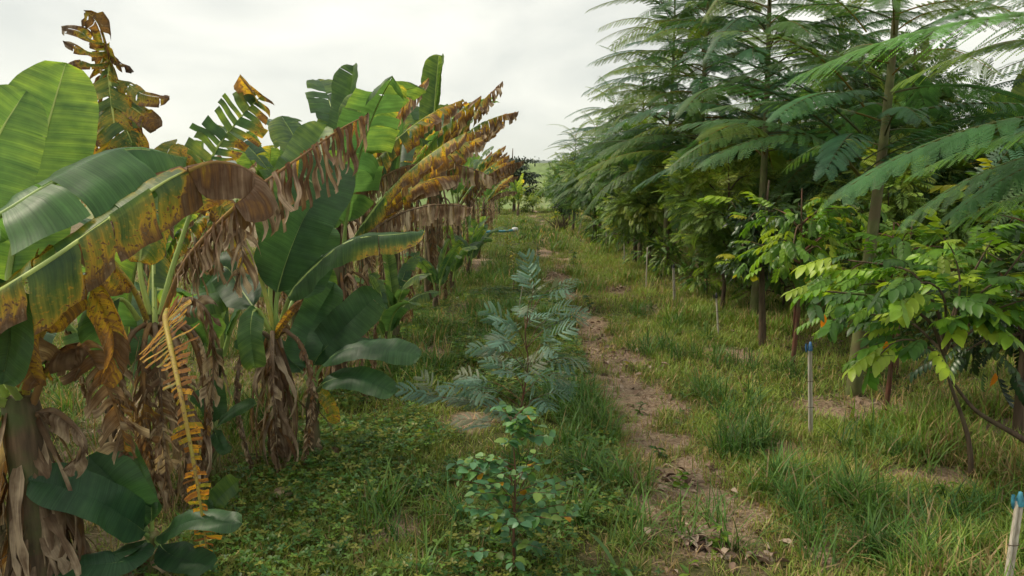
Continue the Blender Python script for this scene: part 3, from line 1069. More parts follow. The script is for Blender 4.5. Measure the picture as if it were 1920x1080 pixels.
# curled brown tip of the yellow leaf
P = HP([(352, 318, 3.28), (400, 303, 3.36), (452, 312, 3.44), (478, 335, 3.44), (470, 362, 3.4), (440, 385, 3.34)])
banana_leaf(plA, oA, P, .17, (0.1, -0.3, 0.9), agefn=lambda q, u, si: .68 + .12 * u, shred=.12, hang=(.55, .95), lift=0, pet=.0, seed=51, blunt=.2, rib=.010, label='curled dead brown end of the spotted leaf')

# --- second plant, thick stem with a yellow fallen leaf
plB = thing('banana_plant', 'banana plant with thick dark stem and a yellow comb shaped dead leaf hanging in front', 'banana plant', (-2.46, 4.8, 0), GL)
oB = (-2.46, 4.8, 0)
topB = PX(290, 605, 4.8)
stem(plB, oB, oB, topB, .155, .10, 21, 60, .6)
for (pts, W, face, kw) in [
    ([(300, 600, 4.8), (340, 500, 4.6), (400, 425, 4.45), (480, 352, 4.4), (570, 288, 4.45), (640, 240, 4.5), (692, 214, 4.6)], .40, (-0.2, -0.2, 1),
     dict(agefn=lambda q, u, si: .70 + .30 * u - .05 * q, shred=.955, fill=.9, hang=(.97, 1.0), lift=0, pet=.22, blunt=.12, seed=31, Nst=70, M=9, rib=.02, tint=(1.0, .95, .95), label='long dead leaf with shredded brown strips hanging like a comb')),
    ([(318, 580, 4.8), (314, 610, 4.2), (340, 740, 3.75), (366, 880, 3.65), (384, 1000, 3.7), (394, 1085, 3.8)], .19, (0.1, -1, 0.15),
     dict(agefn=lambda q, u, si: .49 + .05 * u + .03 * np.sin(q * 40), shred=.985, hang=(.06, .0), lift=0, pet=.10, blunt=.1, seed=32, Nst=90, M=6, rib=.019, tint=(1.15, .92, .6), roff=-.5, fwd=.12, fill=.92, wob=.2,
          wfn=lambda q: 1.25 - .85 * sstep(.2, .45, q) + .12 * np.sin(q * 47), label='yellow dead leaf hanging down, torn like a comb')),
    ([(280, 590, 4.8), (262, 480, 4.9), (300, 330, 5.1), (330, 270, 5.2), (380, 300, 5.2)], .22, (0.1, -.6, .8), dict(age0=.2, edge=.2, tip=.2, shred=.5, hang=(.5, .5), pet=.25, seed=33)),
    ([(275, 600, 4.8), (235, 520, 4.6), (150, 440, 4.5), (120, 470, 4.4), (110, 560, 4.4)], .2, (0.1, -.8, .6), dict(age0=.45, edge=.2, tip=.3, shred=.6, hang=(.7, .7), pet=.25, seed=34)),
    ([(300, 590, 4.8), (330, 480, 4.9), (395, 300, 5.0), (450, 222, 5.1), (492, 178, 5.15)], .23, (0.35, -0.8, 0.3),
     dict(agefn=lambda q, u, si: .13 + .36 * (si == 1) * sstep(.2, .8, u) + .08 * q + .4 * sstep(.92, 1, q), shred=.84, hang=(.1, .12), lift=4, pet=.42, blunt=.25, seed=35, Nst=56, rib=.018, fwd=.3)),
    ([(478, 190, 5.15), (466, 160, 5.1), (450, 140, 5.05)], .10, (-.3, -.9, .1), dict(age0=.42, edge=.25, shred=.2, hang=(.3, .5), lift=0, pet=.0, seed=36, blunt=.4, rib=.006)),
    ([(330, 520, 4.8), (400, 440, 4.6), (430, 400, 4.5), (455, 470, 4.4), (440, 540, 4.4)], .22, (0.1, -.8, .5), dict(age0=.8, edge=.1, shred=.88, hang=(.9, .9), pet=.2, seed=37)),
    ([(260, 600, 4.8), (225, 560, 4.7), (185, 600, 4.6), (200, 680, 4.6)], .14, (0.1, -.8, .5), dict(age0=.12, edge=.1, shred=.2, hang=(.3, .3), pet=.3, seed=38)),
    ([(300, 610, 4.8), (345, 560, 4.6), (390, 590, 4.5), (400, 680, 4.5), (395, 760, 4.5)], .14, (0.1, -.9, .3), dict(age0=.85, edge=.1, shred=.8, hang=(.8, .8), pet=.2, seed=39)),
]:
    banana_leaf(plB, oB, HP(pts), W, face, **kw)
for k, (a, s_) in enumerate(((3.6, 'dead_down'), (5.2, 'dead_down'), (0.4, 'dead_down'), (4.4, 'dead_down'), (0.0, 'dead_down'), (5.7, 'dead_down'), (4.9, 'dead_down'), (2.0, 'aging'))):
    gen_leaf(plB, (0, 0, 0), topB - UP * .1, a, s_, np.random.default_rng(60 + k), 1.5)
# those five were built in world space: shift them under the empty
for ch in kids(plB)[-8:]:
    ch.location = tuple(-np.array(oB))

# --- third plant, slim stem by the path
plC, oC = hero('banana_plant', 'slim banana plant beside the grass with papery torn sheaths and an orange broken stalk', (520, 882), GL)
topC = PX(512, 620, oC[1])
stem(plC, oC, oC, topC, .085, .05, 41, 50, .45)
y0 = oC[1]
for (pts, W, face, kw) in [
    ([(515, 625, y0), (500, 560, y0), (470, 470, y0), (410, 380, y0 + .1), (330, 330, y0 + .2)], .19, (0.2, -.8, .6), dict(age0=.3, edge=.3, tip=.3, shred=.7, hang=(.7, .7), pet=.3, seed=41)),
    ([(515, 625, y0), (522, 540, y0), (560, 430, y0 - .05), (605, 350, y0), (628, 300, y0 + .1)], .24, (0.15, -.95, .25), dict(age0=.03, edge=.03, tip=.05, shred=.08, hang=(.05, .05), lift=10, pet=.22, seed=42, Nst=50, M=7)),
    ([(512, 625, y0), (505, 560, y0 + .1), (515, 450, y0 + .2), (560, 330, y0 + .3), (612, 235, y0 + .5)], .2, (-.35, -.9, .1), dict(age0=.17, edge=.02, tip=.03, shred=.05, hang=(.0, .05), lift=35, pet=.35, seed=43, Nst=50, M=7)),
    ([(518, 625, y0), (545, 550, y0 - .1), (600, 490, y0 - .1), (660, 450, y0 - .15), (735, 440, y0 - .15), (797, 436, y0 - .1)], .155, (-.1, -.35, 1),
     dict(agefn=lambda q, u, si: .09 + .04 * q + (si == 1) * .38 * sstep(.25, .9, u) * sstep(.4, .8, q), shred=.16, hang=(.3, .78), lift=4, pet=.22, seed=44, Nst=56, M=8, label='arching green leaf with a yellow burnt edge')),
    ([(508, 625, y0), (480, 580, y0 - .1), (470, 620, y0 - .2), (478, 690, y0 - .25)], .11, (0, -1, .1), dict(age0=.13, edge=.03, shred=.05, hang=(.2, .2), pet=.3, seed=45)),
    ([(520, 620, y0), (560, 540, y0 + .3), (585, 480, y0 + .4), (600, 420, y0 + .5)], .2, (0.1, -1, .1), dict(age0=.05, shred=.1, hang=(.1, .1), pet=.3, seed=46)),
    ([(506, 620, y0), (450, 540, y0 + .4), (420, 500, y0 + .5), (380, 540, y0 + .5)], .17, (0.1, -.8, .5), dict(age0=.06, shred=.2, hang=(.3, .3), pet=.3, seed=47)),
    ([(512, 640, y0), (535, 600, y0 - .15), (560, 568, y0 - .2), (566, 562, y0 - .2)], .028, (0, -1, .1), dict(age0=.52, edge=.02, shred=.0, hang=(.1, .1), pet=.1, seed=48, rib=.02, label='broken orange leaf stalk')),
]:
    banana_leaf(plC, oC, HP(pts), W, face, **kw)
for k, (a, s_) in enumerate(((2.6, 'dead_down'), (4.0, 'dead_down'), (6.0, 'dead_down'), (5.0, 'dead_down'))):
    gen_leaf(plC, (0, 0, 0), topC - UP * .1, a, s_, np.random.default_rng(80 + k), 1.25)
for ch in kids(plC)[-4:]:
    ch.location = tuple(-np.array(oC))

# --- young plant with broad dark leaves reaching over the grass
plD, oD = hero('banana_plant', 'young banana plant with four broad dark green leaves reaching over the grass', (582, 860), GL)
topD = PX(590, 725, oD[1])
stem(plD, oD, oD, topD, .06, .035, 51, 8, .25, M_STEM)
y0 = oD[1]
for (pts, W, face, kw) in [
    ([(590, 730, y0), (600, 690, y0), (650, 655, y0 - .1), (720, 655, y0 - .2), (790, 668, y0 - .25)], .125, (0, -.55, 1), dict(age0=.02, shred=.05, hang=(.2, .3), pet=.2, seed=61, lift=10)),
    ([(590, 735, y0), (615, 715, y0 - .1), (670, 708, y0 - .2), (742, 738, y0 - .3)], .115, (0, -.6, 1), dict(age0=.03, shred=.05, hang=(.2, .3), pet=.16, seed=62, lift=10)),
    ([(588, 730, y0), (590, 680, y0), (640, 620, y0), (712, 550, y0)], .17, (-.2, -1, .35), dict(age0=.0, shred=.05, hang=(.1, .1), pet=.2, seed=63, lift=8)),
    ([(588, 730, y0), (570, 660, y0), (590, 600, y0 + .1), (628, 530, y0 + .2)], .15, (0, -1, .2), dict(age0=.02, shred=.05, hang=(.1, .1), pet=.2, seed=64)),
    ([(586, 730, y0), (560, 690, y0), (500, 650, y0 + .1), (440, 640, y0 + .1)], .12, (0, -.6, 1), dict(age0=.02, shred=.1, hang=(.2, .2), pet=.2, seed=65)),
    ([(590, 740, y0), (605, 740, y0 - .1), (622, 765, y0 - .15), (628, 795, y0 - .15)], .06, (0, -1, .2), dict(age0=.34, edge=.1, shred=.05, hang=(.1, .1), pet=.2, seed=66, label='small yellowing leaf')),
    ([(588, 728, y0), (584, 660, y0 + .2), (605, 560, y0 + .3), (615, 500, y0 + .3)], .11, (0, -1, .1), dict(age0=.12, shred=.05, hang=(.05, .05), pet=.25, seed=67)),
]:
    banana_leaf(plD, oD, HP(pts), W, face, Nst=34, rib=.012, **kw)

# --- suckers
plS, oS = hero('banana_sucker', 'short banana sucker with dark glossy leaves in the bottom left corner', (275, 1075))
y0 = oS[1]
topS = PX(285, 1000, y0)
stem(plS, oS, oS, topS, .05, .03, 71, 5, .15, M_PET)
for (pts, W, face, kw) in [
    ([(280, 1010, y0), (262, 990, y0 - .1), (190, 942, y0 - .3), (120, 915, y0 - .4), (52, 900, y0 - .45)], .125, (0.1, -.75, .9), dict(age0=.0, seed=71)),
    ([(282, 1010, y0), (265, 975, y0), (215, 905, y0 - .1), (165, 855, y0 - .1)], .14, (.25, -.9, .5), dict(age0=.0, seed=72)),
    ([(288, 1010, y0), (310, 1000, y0 - .1), (370, 975, y0 - .2), (455, 982, y0 - .25)], .075, (0, -.6, 1), dict(age0=.05, seed=73)),
    ([(284, 1000, y0), (283, 940, y0), (262, 870, y0 + .1), (235, 810, y0 + .15)], .05, (0.2, -1, 0), dict(age0=.12, seed=74, lift=45)),
    ([(284, 1010, y0), (250, 1030, y0 - .15), (215, 1040, y0 - .3), (190, 1060, y0 - .35)], .055, (0, -.6, 1), dict(age0=.04, seed=75)),
    ([(288, 1010, y0), (320, 1040, y0 - .1), (370, 1055, y0 - .25), (395, 1070, y0 - .3)], .09, (0, -.6, 1), dict(age0=.02, seed=76)),
    ([(278, 1010, y0), (240, 1050, y0 - .3), (150, 1062, y0 - .4), (90, 1075, y0 - .4)], .09, (0, -.6, 1), dict(age0=.02, seed=77)),
]:
    kw.setdefault('lift', 14)
    banana_leaf(plS, oS, HP(pts), W, face, shred=.03, hang=(.12, .18), pet=.12, Nst=30, rib=.010, edge=.02, tip=.03, **kw)

plT, oT = hero('banana_sucker', 'small banana sucker with mid green leaves behind the yellow hanging leaf', (402, 905))
y0 = oT[1]
stem(plT, oT, oT, PX(404, 800, y0), .045, .025, 72, 4, .15, M_PET)
for (pts, W, sd) in [([(404, 805, y0), (420, 785, y0 - .1), (450, 765, y0 - .15), (482, 757, y0 - .2)], .05, 81), ([(404, 805, y0), (395, 770, y0), (380, 750, y0), (358, 738, y0)], .06, 82),
                     ([(404, 805, y0), (405, 815, y0 - .1), (418, 840, y0 - .15), (432, 850, y0 - .2)], .05, 83), ([(404, 805, y0), (408, 750, y0 + .1), (400, 700, y0 + .15)], .07, 84), ([(404, 805, y0), (385, 800, y0 - .1), (345, 810, y0 - .2)], .06, 85)]:
    banana_leaf(plT, oT, HP(pts), W, (0, -.7, .8), .07, .02, .03, shred=.03, hang=(.1, .2), pet=.15, Nst=24, rib=.008, seed=sd)
plU, oU = hero('banana_sucker', 'tiny banana sucker with one pale rounded leaf at the grass edge', (408, 985))
banana_leaf(plU, oU, HP([(408, 985, oU[1]), (402, 950, oU[1]), (420, 925, oU[1]), (450, 898, oU[1])]), .075, (-.3, -1, .3), .17, .02, .03, shred=.03, hang=(.05, .1), lift=25, pet=.3, Nst=24, rib=.008, seed=91)
banana_leaf(plU, oU, HP([(408, 985, oU[1]), (398, 960, oU[1]), (390, 935, oU[1])]), .03, (-.3, -1, .3), .1, .02, .03, shred=.03, hang=(.05, .1), lift=25, pet=.2, Nst=20, rib=.006, seed=92)

# --- tall plant behind with a broken hanging leaf against the sky
plF = thing('banana_plant', 'tall banana plant whose broken olive leaf hangs ragged against the sky', 'banana plant', (-3.2, 5.6, 0), GL)
oF = (-3.2, 5.6, 0)
topF = PX(196, 470, 5.6)
stem(plF, oF, oF, topF, .13, .08, 91, 12, .4)
for (pts, W, face, kw) in [
    ([(196, 475, 5.6), (178, 380, 5.55), (172, 290, 5.5), (188, 190, 5.45), (205, 110, 5.4)], .12, (.3, -1, .1), dict(agefn=lambda q, u, si: .50 + .2 * u + .05 * q, shred=.8, hang=(.6, .6), pet=.35, rib=.03, seed=101)),
    ([(203, 95, 5.4), (203, 130, 5.32), (208, 175, 5.25), (213, 225, 5.2), (222, 290, 5.2)], .34, (.1, -1, .2), dict(agefn=lambda q, u, si: .27 + .06 * q + .48 * u ** 4, shred=.78, hang=(.58, .30), lift=0, pet=.0, blunt=.15, rib=.014, seed=102, fwd=.35, Nst=50, M=8, wfn=lambda q: .45 + .55 * sstep(0, .5, q), tint=(1.0, 1.0, .95), label='broken olive leaf hanging in ragged strips')),
    ([(206, 150, 5.4), (200, 105, 5.35), (192, 65, 5.3), (180, 38, 5.25), (158, 20, 5.25)], .17, (-.3, -.9, .3), dict(agefn=lambda q, u, si: .30 + .26 * q + .36 * u ** 3, shred=.80, hang=(.10, .45), lift=0, pet=.05, blunt=.3, rib=.012, seed=103, fwd=-.15, fill=.85, M=7, tint=(.85, .9, .95))),
    ([(210, 105, 5.35), (224, 120, 5.3), (236, 122, 5.3), (246, 138, 5.3)], .05, (.1, -.6, .8), dict(age0=.5, edge=.2, tip=.25, shred=.5, hang=(.4, .4), lift=0, pet=0, seed=111, rib=.006, tint=(.6, .65, .8))),
    ([(212, 150, 5.35), (240, 158, 5.25), (268, 178, 5.2), (318, 186, 5.2)], .09, (.1, -.7, .7), dict(age0=.26, edge=.2, tip=.4, shred=.6, hang=(.3, .6), lift=0, pet=0, seed=112, rib=.007, tint=(.75, .8, .9))),
    ([(214, 190, 5.35), (245, 200, 5.25), (275, 222, 5.2), (292, 245, 5.2)], .09, (.1, -.7, .7), dict(age0=.24, edge=.2, tip=.35, shred=.6, hang=(.3, .6), lift=0, pet=0, seed=113, rib=.007, tint=(.8, .85, .9))),
    ([(216, 215, 5.35), (240, 235, 5.25), (262, 262, 5.2), (274, 285, 5.2)], .06, (.1, -.9, .3), dict(age0=.42, edge=.1, tip=.1, shred=.5, hang=(.3, .5), lift=0, pet=0, seed=114, rib=.007)),
    ([(206, 120, 5.35), (175, 122, 5.25), (150, 118, 5.2), (120, 128, 5.2)], .06, (-.1, -.7, .7), dict(age0=.32, edge=.3, tip=.5, shred=.6, hang=(.4, .4), lift=0, pet=0, seed=115, rib=.006, tint=(.7, .75, .85))),
    ([(205, 85, 5.35), (175, 78, 5.25), (150, 60, 5.2), (116, 52, 5.2)], .07, (-.1, -.7, .7), dict(age0=.34, edge=.3, tip=.5, shred=.6, hang=(.4, .4), lift=0, pet=0, seed=116, rib=.006, tint=(.7, .75, .85))),
    ([(205, 100, 5.35), (175, 100, 5.25), (148, 92, 5.2), (118, 78, 5.2)], .05, (-.1, -.7, .7), dict(age0=.30, edge=.3, tip=.5, shred=.6, hang=(.4, .4), lift=0, pet=0, seed=117, rib=.006, tint=(.7, .75, .85))),
    ([(208, 180, 5.3), (222, 210, 5.25), (236, 240, 5.2), (250, 275, 5.2)], .26, (.2, -1, .2), dict(agefn=lambda q, u, si: .28 + .45 * u ** 3, shred=.7, hang=(.45, .2), lift=0, pet=.0, blunt=.3, rib=.008, seed=107, fwd=.3, tint=(.7, .8, .9))),
    ([(190, 210, 5.4), (180, 250, 5.4), (183, 300, 5.4), (176, 340, 5.4)], .18, (.2, -1, .2), dict(age0=.62, edge=.2, shred=.7, hang=(.6, .6), lift=0, pet=.0, blunt=.3, rib=.008, seed=108)),
    ([(190, 430, 5.6), (170, 330, 5.7), (150, 260, 5.8), (146, 215, 5.8), (140, 260, 5.7)], .12, (0, -1, .2), dict(age0=.82, edge=.1, shred=.85, hang=(.8, .8), pet=.55, seed=104)),
    ([(205, 450, 5.6), (245, 370, 5.6), (290, 300, 5.7), (300, 360, 5.8)], .2, (0, -.8, .4), dict(age0=.75, edge=.1, shred=.8, hang=(.8, .8), pet=.3, seed=105)),
]:
    banana_leaf(plF, oF, HP(pts), W, face, **kw)
for k, (a, s_) in enumerate(((5.6, 'dead_down'), (4.1, 'dead_down'))):
    gen_leaf(plF, (0, 0, 0), topF - UP * .1, a, s_, np.random.default_rng(110 + k), 1.2)
for ch in kids(plF)[-2:]:
    ch.location = tuple(-np.array(oF))

# --- the rest of the row: six different plants, then copies of them further along
F, Yn, A, D, G = 'fresh', 'young', 'aging', 'dead_up', 'dead_down'
row = [
    ('banana plant behind the slim one, its shredded orange leaf rising to the right', (-2.0, 7.5), 1.35, 1.75, [G, G, G, G, D, A, A, F, A, F, Yn], [4.2, 5.5, 6.1, 3.6, -.2, .3, .1, 2.5, .55, -.9, .8], 201),
    ('banana plant with a pointed half folded green leaf upright above brown combs', (-2.35, 9.1), 1.75, 1.9, [G, G, G, G, D, A, F, A, F, Yn, F], [4.9, 3.4, 4.2, 5.8, -.15, .15, 2.8, .6, -.6, 1.2, 1.9], 202),
    ('banana plant with orange and brown combed leaves hanging over a skirt of dead leaves', (-1.95, 11.0), 1.7, 1.9, [G, G, G, D, A, A, A, F, F, Yn], [4.7, 5.6, 3.7, -.1, .4, .1, -.4, 2.6, 1.4, .6], 203),
    ('tall banana plant with dark torn leaves whose folded pale tip stands highest in the row', (-1.75, 13.2), 2.15, 2.1, [G, G, G, A, A, F, F, F, Yn, Yn], [4.9, 5.8, 4.0, -.1, .4, 2.4, .7, 1.6, .9, 5.4], 204),
    ('banana plant with yellow edged leaf stretched out towards the path', (-1.85, 15.6), 1.9, 1.9, [G, G, F, A, A, F, F, F, Yn], [4.9, 5.9, .1, -.1, .5, 2.4, 1.1, 1.8, 1.2], 205),
    ('banana plant low in the row with rust coloured combed leaf over the path', (-1.75, 18.2), 1.5, 1.8, [G, G, D, A, A, F, F, F], [4.7, 5.7, -.1, .2, .6, 2.9, 1.4, 5.2], 206),
]
protos = []
for (lab, (x, y), Hs, L, sty, azs, sd) in row:
    protos.append(banana(lab, (x, y, 0), sd, Hs * 1.13, L * 1.08, sty, azs, Nst=34 if y < 12 else 28, M=5))
far = [(-1.9, 20.8, 2, .2, .95, 'banana plant next after the rust coloured combed leaf, small in the row'),
       (-1.8, 23.5, 4, .3, .92, 'banana plant beside the blue pipe end of the grass'),
       (-1.95, 26.8, 5, -.3, 1.0, 'banana plant just beyond the blue pipe with brown skirt'),
       (-1.8, 30.5, 0, .2, .95, 'banana plant fourth from the far end of the row'),
       (-1.9, 35, 2, -.2, .9, 'banana plant third from the far end of the row'),
       (-1.9, 40, 5, .4, .95, 'banana plant last but one at the far end of the row'),
       (-2.0, 46, 4, 0, .9, 'last banana plant at the far end of the left row'),
       (-3.9, 7.4, 1, .5, .62, 'banana plant in the second row seen between yellow leaf and brown comb'),
       (-4.4, 9.6, 3, .3, .62, 'banana plant in the second row with leaves just over the first row'),
       (-4.3, 12.2, 4, 2.9, .78, 'banana plant of the second row behind the pointed folded leaf'),
       (-4.2, 15.5, 1, .4, .9, 'banana plant of the second row behind the tallest torn leaves'),
       (-4.8, 6.2, 2, 1.2, .58, 'banana plant deep in the shade behind the two thick stems'),
       (-6.4, 8.6, 0, 2.0, .68, 'banana plant at the left edge far behind the backlit leaf'),
       (-6.6, 12.5, 2, 4.0, .7, 'banana plant in the third row hidden behind the broken ragged leaf'),
       (-3.9, 4.6, 5, 2.6, .55, 'banana plant in the gloom left of the yellow spotted leaf'),
       (-2.7, 8.4, 1, .9, .8, 'banana plant squeezed between the first brown skirts, a little back from the path'),
       (-2.8, 10.2, 4, .2, .82, 'banana plant a little back from the path before the pointed leaf plant'),
       (-2.75, 12.3, 3, .5, .8, 'banana plant half hidden behind the skirt of dead leaves'),
       (-2.8, 14.5, 4, -.5, .9, 'banana plant half hidden behind the tallest torn leaves'),
       (-2.7, 17.0, 3, .8, .85, 'banana plant half hidden behind the rust coloured combed leaf'),
       (-2.8, 22, 4, .3, .95, 'banana plant half hidden behind the row near the blue pipe'),
       (-4.1, 19.5, 3, 1.0, 1.0, 'banana plant of the second row near its far end')]
for (x, y, i, rz, s, lab) in far:
    copy_tree(protos[i], (x, y, height(x, y)), rz, s, lab)
# small suckers at the feet of the row
for i, (x, y, s, rz, lab) in enumerate([(-1.45, 14.2, 1, 0, 'dark leaved banana sucker standing at the path side beneath the orange combs'), (-1.35, 16.9, .9, 2, 'banana sucker with drooping leaves beyond the skirt of dead leaves'),
                                    (-1.75, 9.9, .9, 4, 'pale upright banana sucker between the brown skirts'), (-1.4, 21.5, .9, 1, 'low banana sucker close to the blue pipe'), (-1.55, 12.3, .9, 2.2, 'dark banana sucker in front of the skirt of dead leaves'), (-1.6, 8.6, .8, 5, 'small banana sucker at the foot of the first brown skirt'),
                                    (-1.5, 18.9, 1, 3.3, 'banana sucker leaning over the far grass edge'), (-3.2, 5.3, 1.3, 1.7, 'banana sucker between the thick stem and the slim stem'), (-3.0, 3.9, 1.2, 4.1, 'banana sucker in the shade behind the tattered stem at the left edge'), (-2.9, 6.6, 1.2, 3, 'banana sucker in the dark gap between the first stems')]):
    if i == 0:
        sk = banana(lab, (x, y, 0), 301, .55, 1.15, [F, F, F, F, Yn], [5.3, .3, 1.6, 3.4, 4.4], r0=.06, name='banana_sucker', group='banana suckers along the row', Nst=24, M=4, extra_flaps=4)
        sk['category'] = 'banana plant'
    else:
        copy_tree(sk, (x, y, 0), rz, s, lab)
# far light green banana at the end of the path, bananas behind the right hand trees
lb = banana('pale green banana plant at the end of the grassy path', (-.5, 50, 0), 311, 1.0, 2.0, [F, F, F, F, F, Yn, Yn], None, group='banana plants beyond the trees', Nst=20, M=4, extra_flaps=3)
for c in kids(lb): c.color = (2.1, 1.7, 1.1, 1)
for (x, y, s, rz, lab) in ((6.9, 10.8, 1.35, .6, 'banana plant with torn bright leaves seen above the fronds at top right'), (8.3, 12.8, 1.2, 2.6, 'pale banana leaves behind the fronds at the right edge'),
                           (9.5, 17.5, 1.3, 4.4, 'banana plant half lost in the shade of the right hand trees')):
    c = copy_tree(lb, (x, y, 0), rz, s, lab)
#@@PART3
# ------------------------------------------------------------------ fern-leaved trees
def frond_tpl(L=1.7, n=20, plen=0.245, nl=16, sag=0.45, rise=0.18, seed=0, droop=0.35, col=(0.052, 0.125, 0.055), rib=(0.10, 0.10, 0.035), lw=1.0, pang=68, gap=0.0, hi=True):
    """bipinnate leaf along +X: rachis, paired pinnae, each a comb of leaflets"""
    rr = np.random.default_rng(seed)
    s = np.linspace(0, 1, 24)
    C = np.stack([L * s * (1 - 0.06 * sag * s), 0.05 * L * np.sin(s * 2 + seed) * s, L * (rise * s - sag * s ** 2.2)], 1)
    T = nrm(np.gradient(C, axis=0))
    mb = MB()
    tube(mb, C, 0.010 * (1 - s) + 0.0018, 5, col=np.tile(np.array(rib), (24, 1)))
    for i in range(n):
        f = 0.16 + 0.84 * (i + 0.5) / n
        c = np.array([np.interp(f, s, C[:, k]) for k in range(3)])
        tt = nrm(np.array([np.interp(f, s, T[:, k]) for k in range(3)]))
        side = nrm(np.cross(UP, tt)); nn_ = np.cross(tt, side)
        pl = plen * math.sin(math.pi * min(1, (0.14 + 0.86 * (f - 0.16) / 0.84) ** 0.85) * 0.93) ** 0.6
        for sg in (-1, 1):
            if rr.random() < gap: continue
            a = R(pang - 26 * f + rr.normal(0, 4.5))
            d0 = tt * math.cos(a) + side * sg * math.sin(a)
            jn = nl if hi else 3
            u = (np.arange(jn) + 0.5) / jn
            dr = droop * rr.uniform(0.75, 1.3)
            P = c + d0 * (u * pl)[:, None] + tt * (0.10 * pl * u ** 2)[:, None] - UP * (dr * pl * u ** 1.7)[:, None] + nn_ * (0.16 * pl * u * (1 - u))[:, None]
            pd = nrm(np.gradient(P, axis=0))
            ps = nrm(np.cross(np.tile(nn_, (jn, 1)), pd))
            pn = np.cross(pd, ps)
            cc = np.array(col) * rr.uniform(0.78, 1.25)
            if hi:
                ll = (0.036 * np.sin(np.pi * (0.12 + 0.8 * u)) ** 0.5) * lw * (plen / 0.27) ** 0.5
                step = pl / jn
                w2 = step * 0.46
                for q in (-1, 1):
                    dl = ps * q * 0.86 + pd * 0.42 - pn * (0.34 if q > 0 else -0.12)
                    tip_ = P + dl * ll[:, None]
                    V = np.stack([P - pd * w2, P + pd * w2, tip_ + pd * w2 * 0.8, tip_ - pd * w2 * 0.7], 1).reshape(-1, 3)
                    Qd = np.arange(jn * 4).reshape(jn, 4)
                    mb.add(V, Qd, col=cc * np.ones((jn * 4, 1)))
            else:
                wv = 0.036 * lw * (plen / 0.27) ** 0.5 * np.array([0.5, 1.0, 0.6])
                V = np.stack([P - ps * wv[:, None], P + ps * wv[:, None]], 1).reshape(-1, 3)
                mb.add(V, [[0, 1, 3, 2], [2, 3, 5, 4]], col=cc * np.ones((6, 1)))
    return mb


FR = []
for i, kw in enumerate([dict(sag=.42, rise=.16, seed=1), dict(sag=.62, rise=.26, seed=2, droop=.5), dict(sag=.28, rise=.10, seed=3, n=22), dict(sag=.50, rise=.34, seed=4, n=18, gap=.05, plen=.25)]):
    FR.append(frond_tpl(**kw).mesh('frond', M_FROND, smooth=False))
FRL = []
for i, kw in enumerate([dict(sag=.45, rise=.2, seed=5, n=20), dict(sag=.65, rise=.3, seed=6, n=18, gap=.06)]):
    FRL.append(frond_tpl(nl=9, lw=.9, **kw).mesh('frond', M_FROND, smooth=False))


FRN = []
for i, kw in enumerate([dict(sag=.36, rise=.16, seed=11, nl=26, n=22), dict(sag=.55, rise=.26, seed=12, droop=.5, nl=26, n=21), dict(sag=.30, rise=.14, seed=13, n=23, nl=26), dict(sag=.42, rise=.26, seed=14, n=21, nl=26)]):
    kw.setdefault('plen', .25)
    FRN.append(frond_tpl(**kw).mesh('frond', M_FROND, smooth=False))
SAG = [(.42 - .16), (.62 - .26), (.28 - .10), (.50 - .34)]


def put_frond(tree, org, me, a, b, color, roll=0.0, Lm=1.7, aim=0.0):
    a = np.asarray(a, float); b = np.asarray(b, float)
    d = b - a
    if aim:                                        # raise the start so that the sagging tip ends at b
        h = np.hypot(d[0], d[1]); el = math.atan2(d[2], h) + math.atan(aim); n_ = np.linalg.norm(d)
        d = np.array([d[0] / h * math.cos(el), d[1] / h * math.cos(el), math.sin(el)]) * n_
    s = np.linalg.norm(d) / (Lm * 0.97)
    X = nrm(d); Y = nrm(np.cross(UP, X)); Z = np.cross(X, Y)
    if roll:
        Y, Z = Y * math.cos(roll) + Z * math.sin(roll), Z * math.cos(roll) - Y * math.sin(roll)
    M = Matrix(((X[0], Y[0], Z[0]), (X[1], Y[1], Z[1]), (X[2], Y[2], Z[2]))).to_4x4()
    o = link('frond', me, tree)
    o.matrix_local = Matrix.Translation(Vector(a - np.asarray(org))) @ M @ Matrix.Scale(s, 4)
    o.color = (*color, 1)
    return o


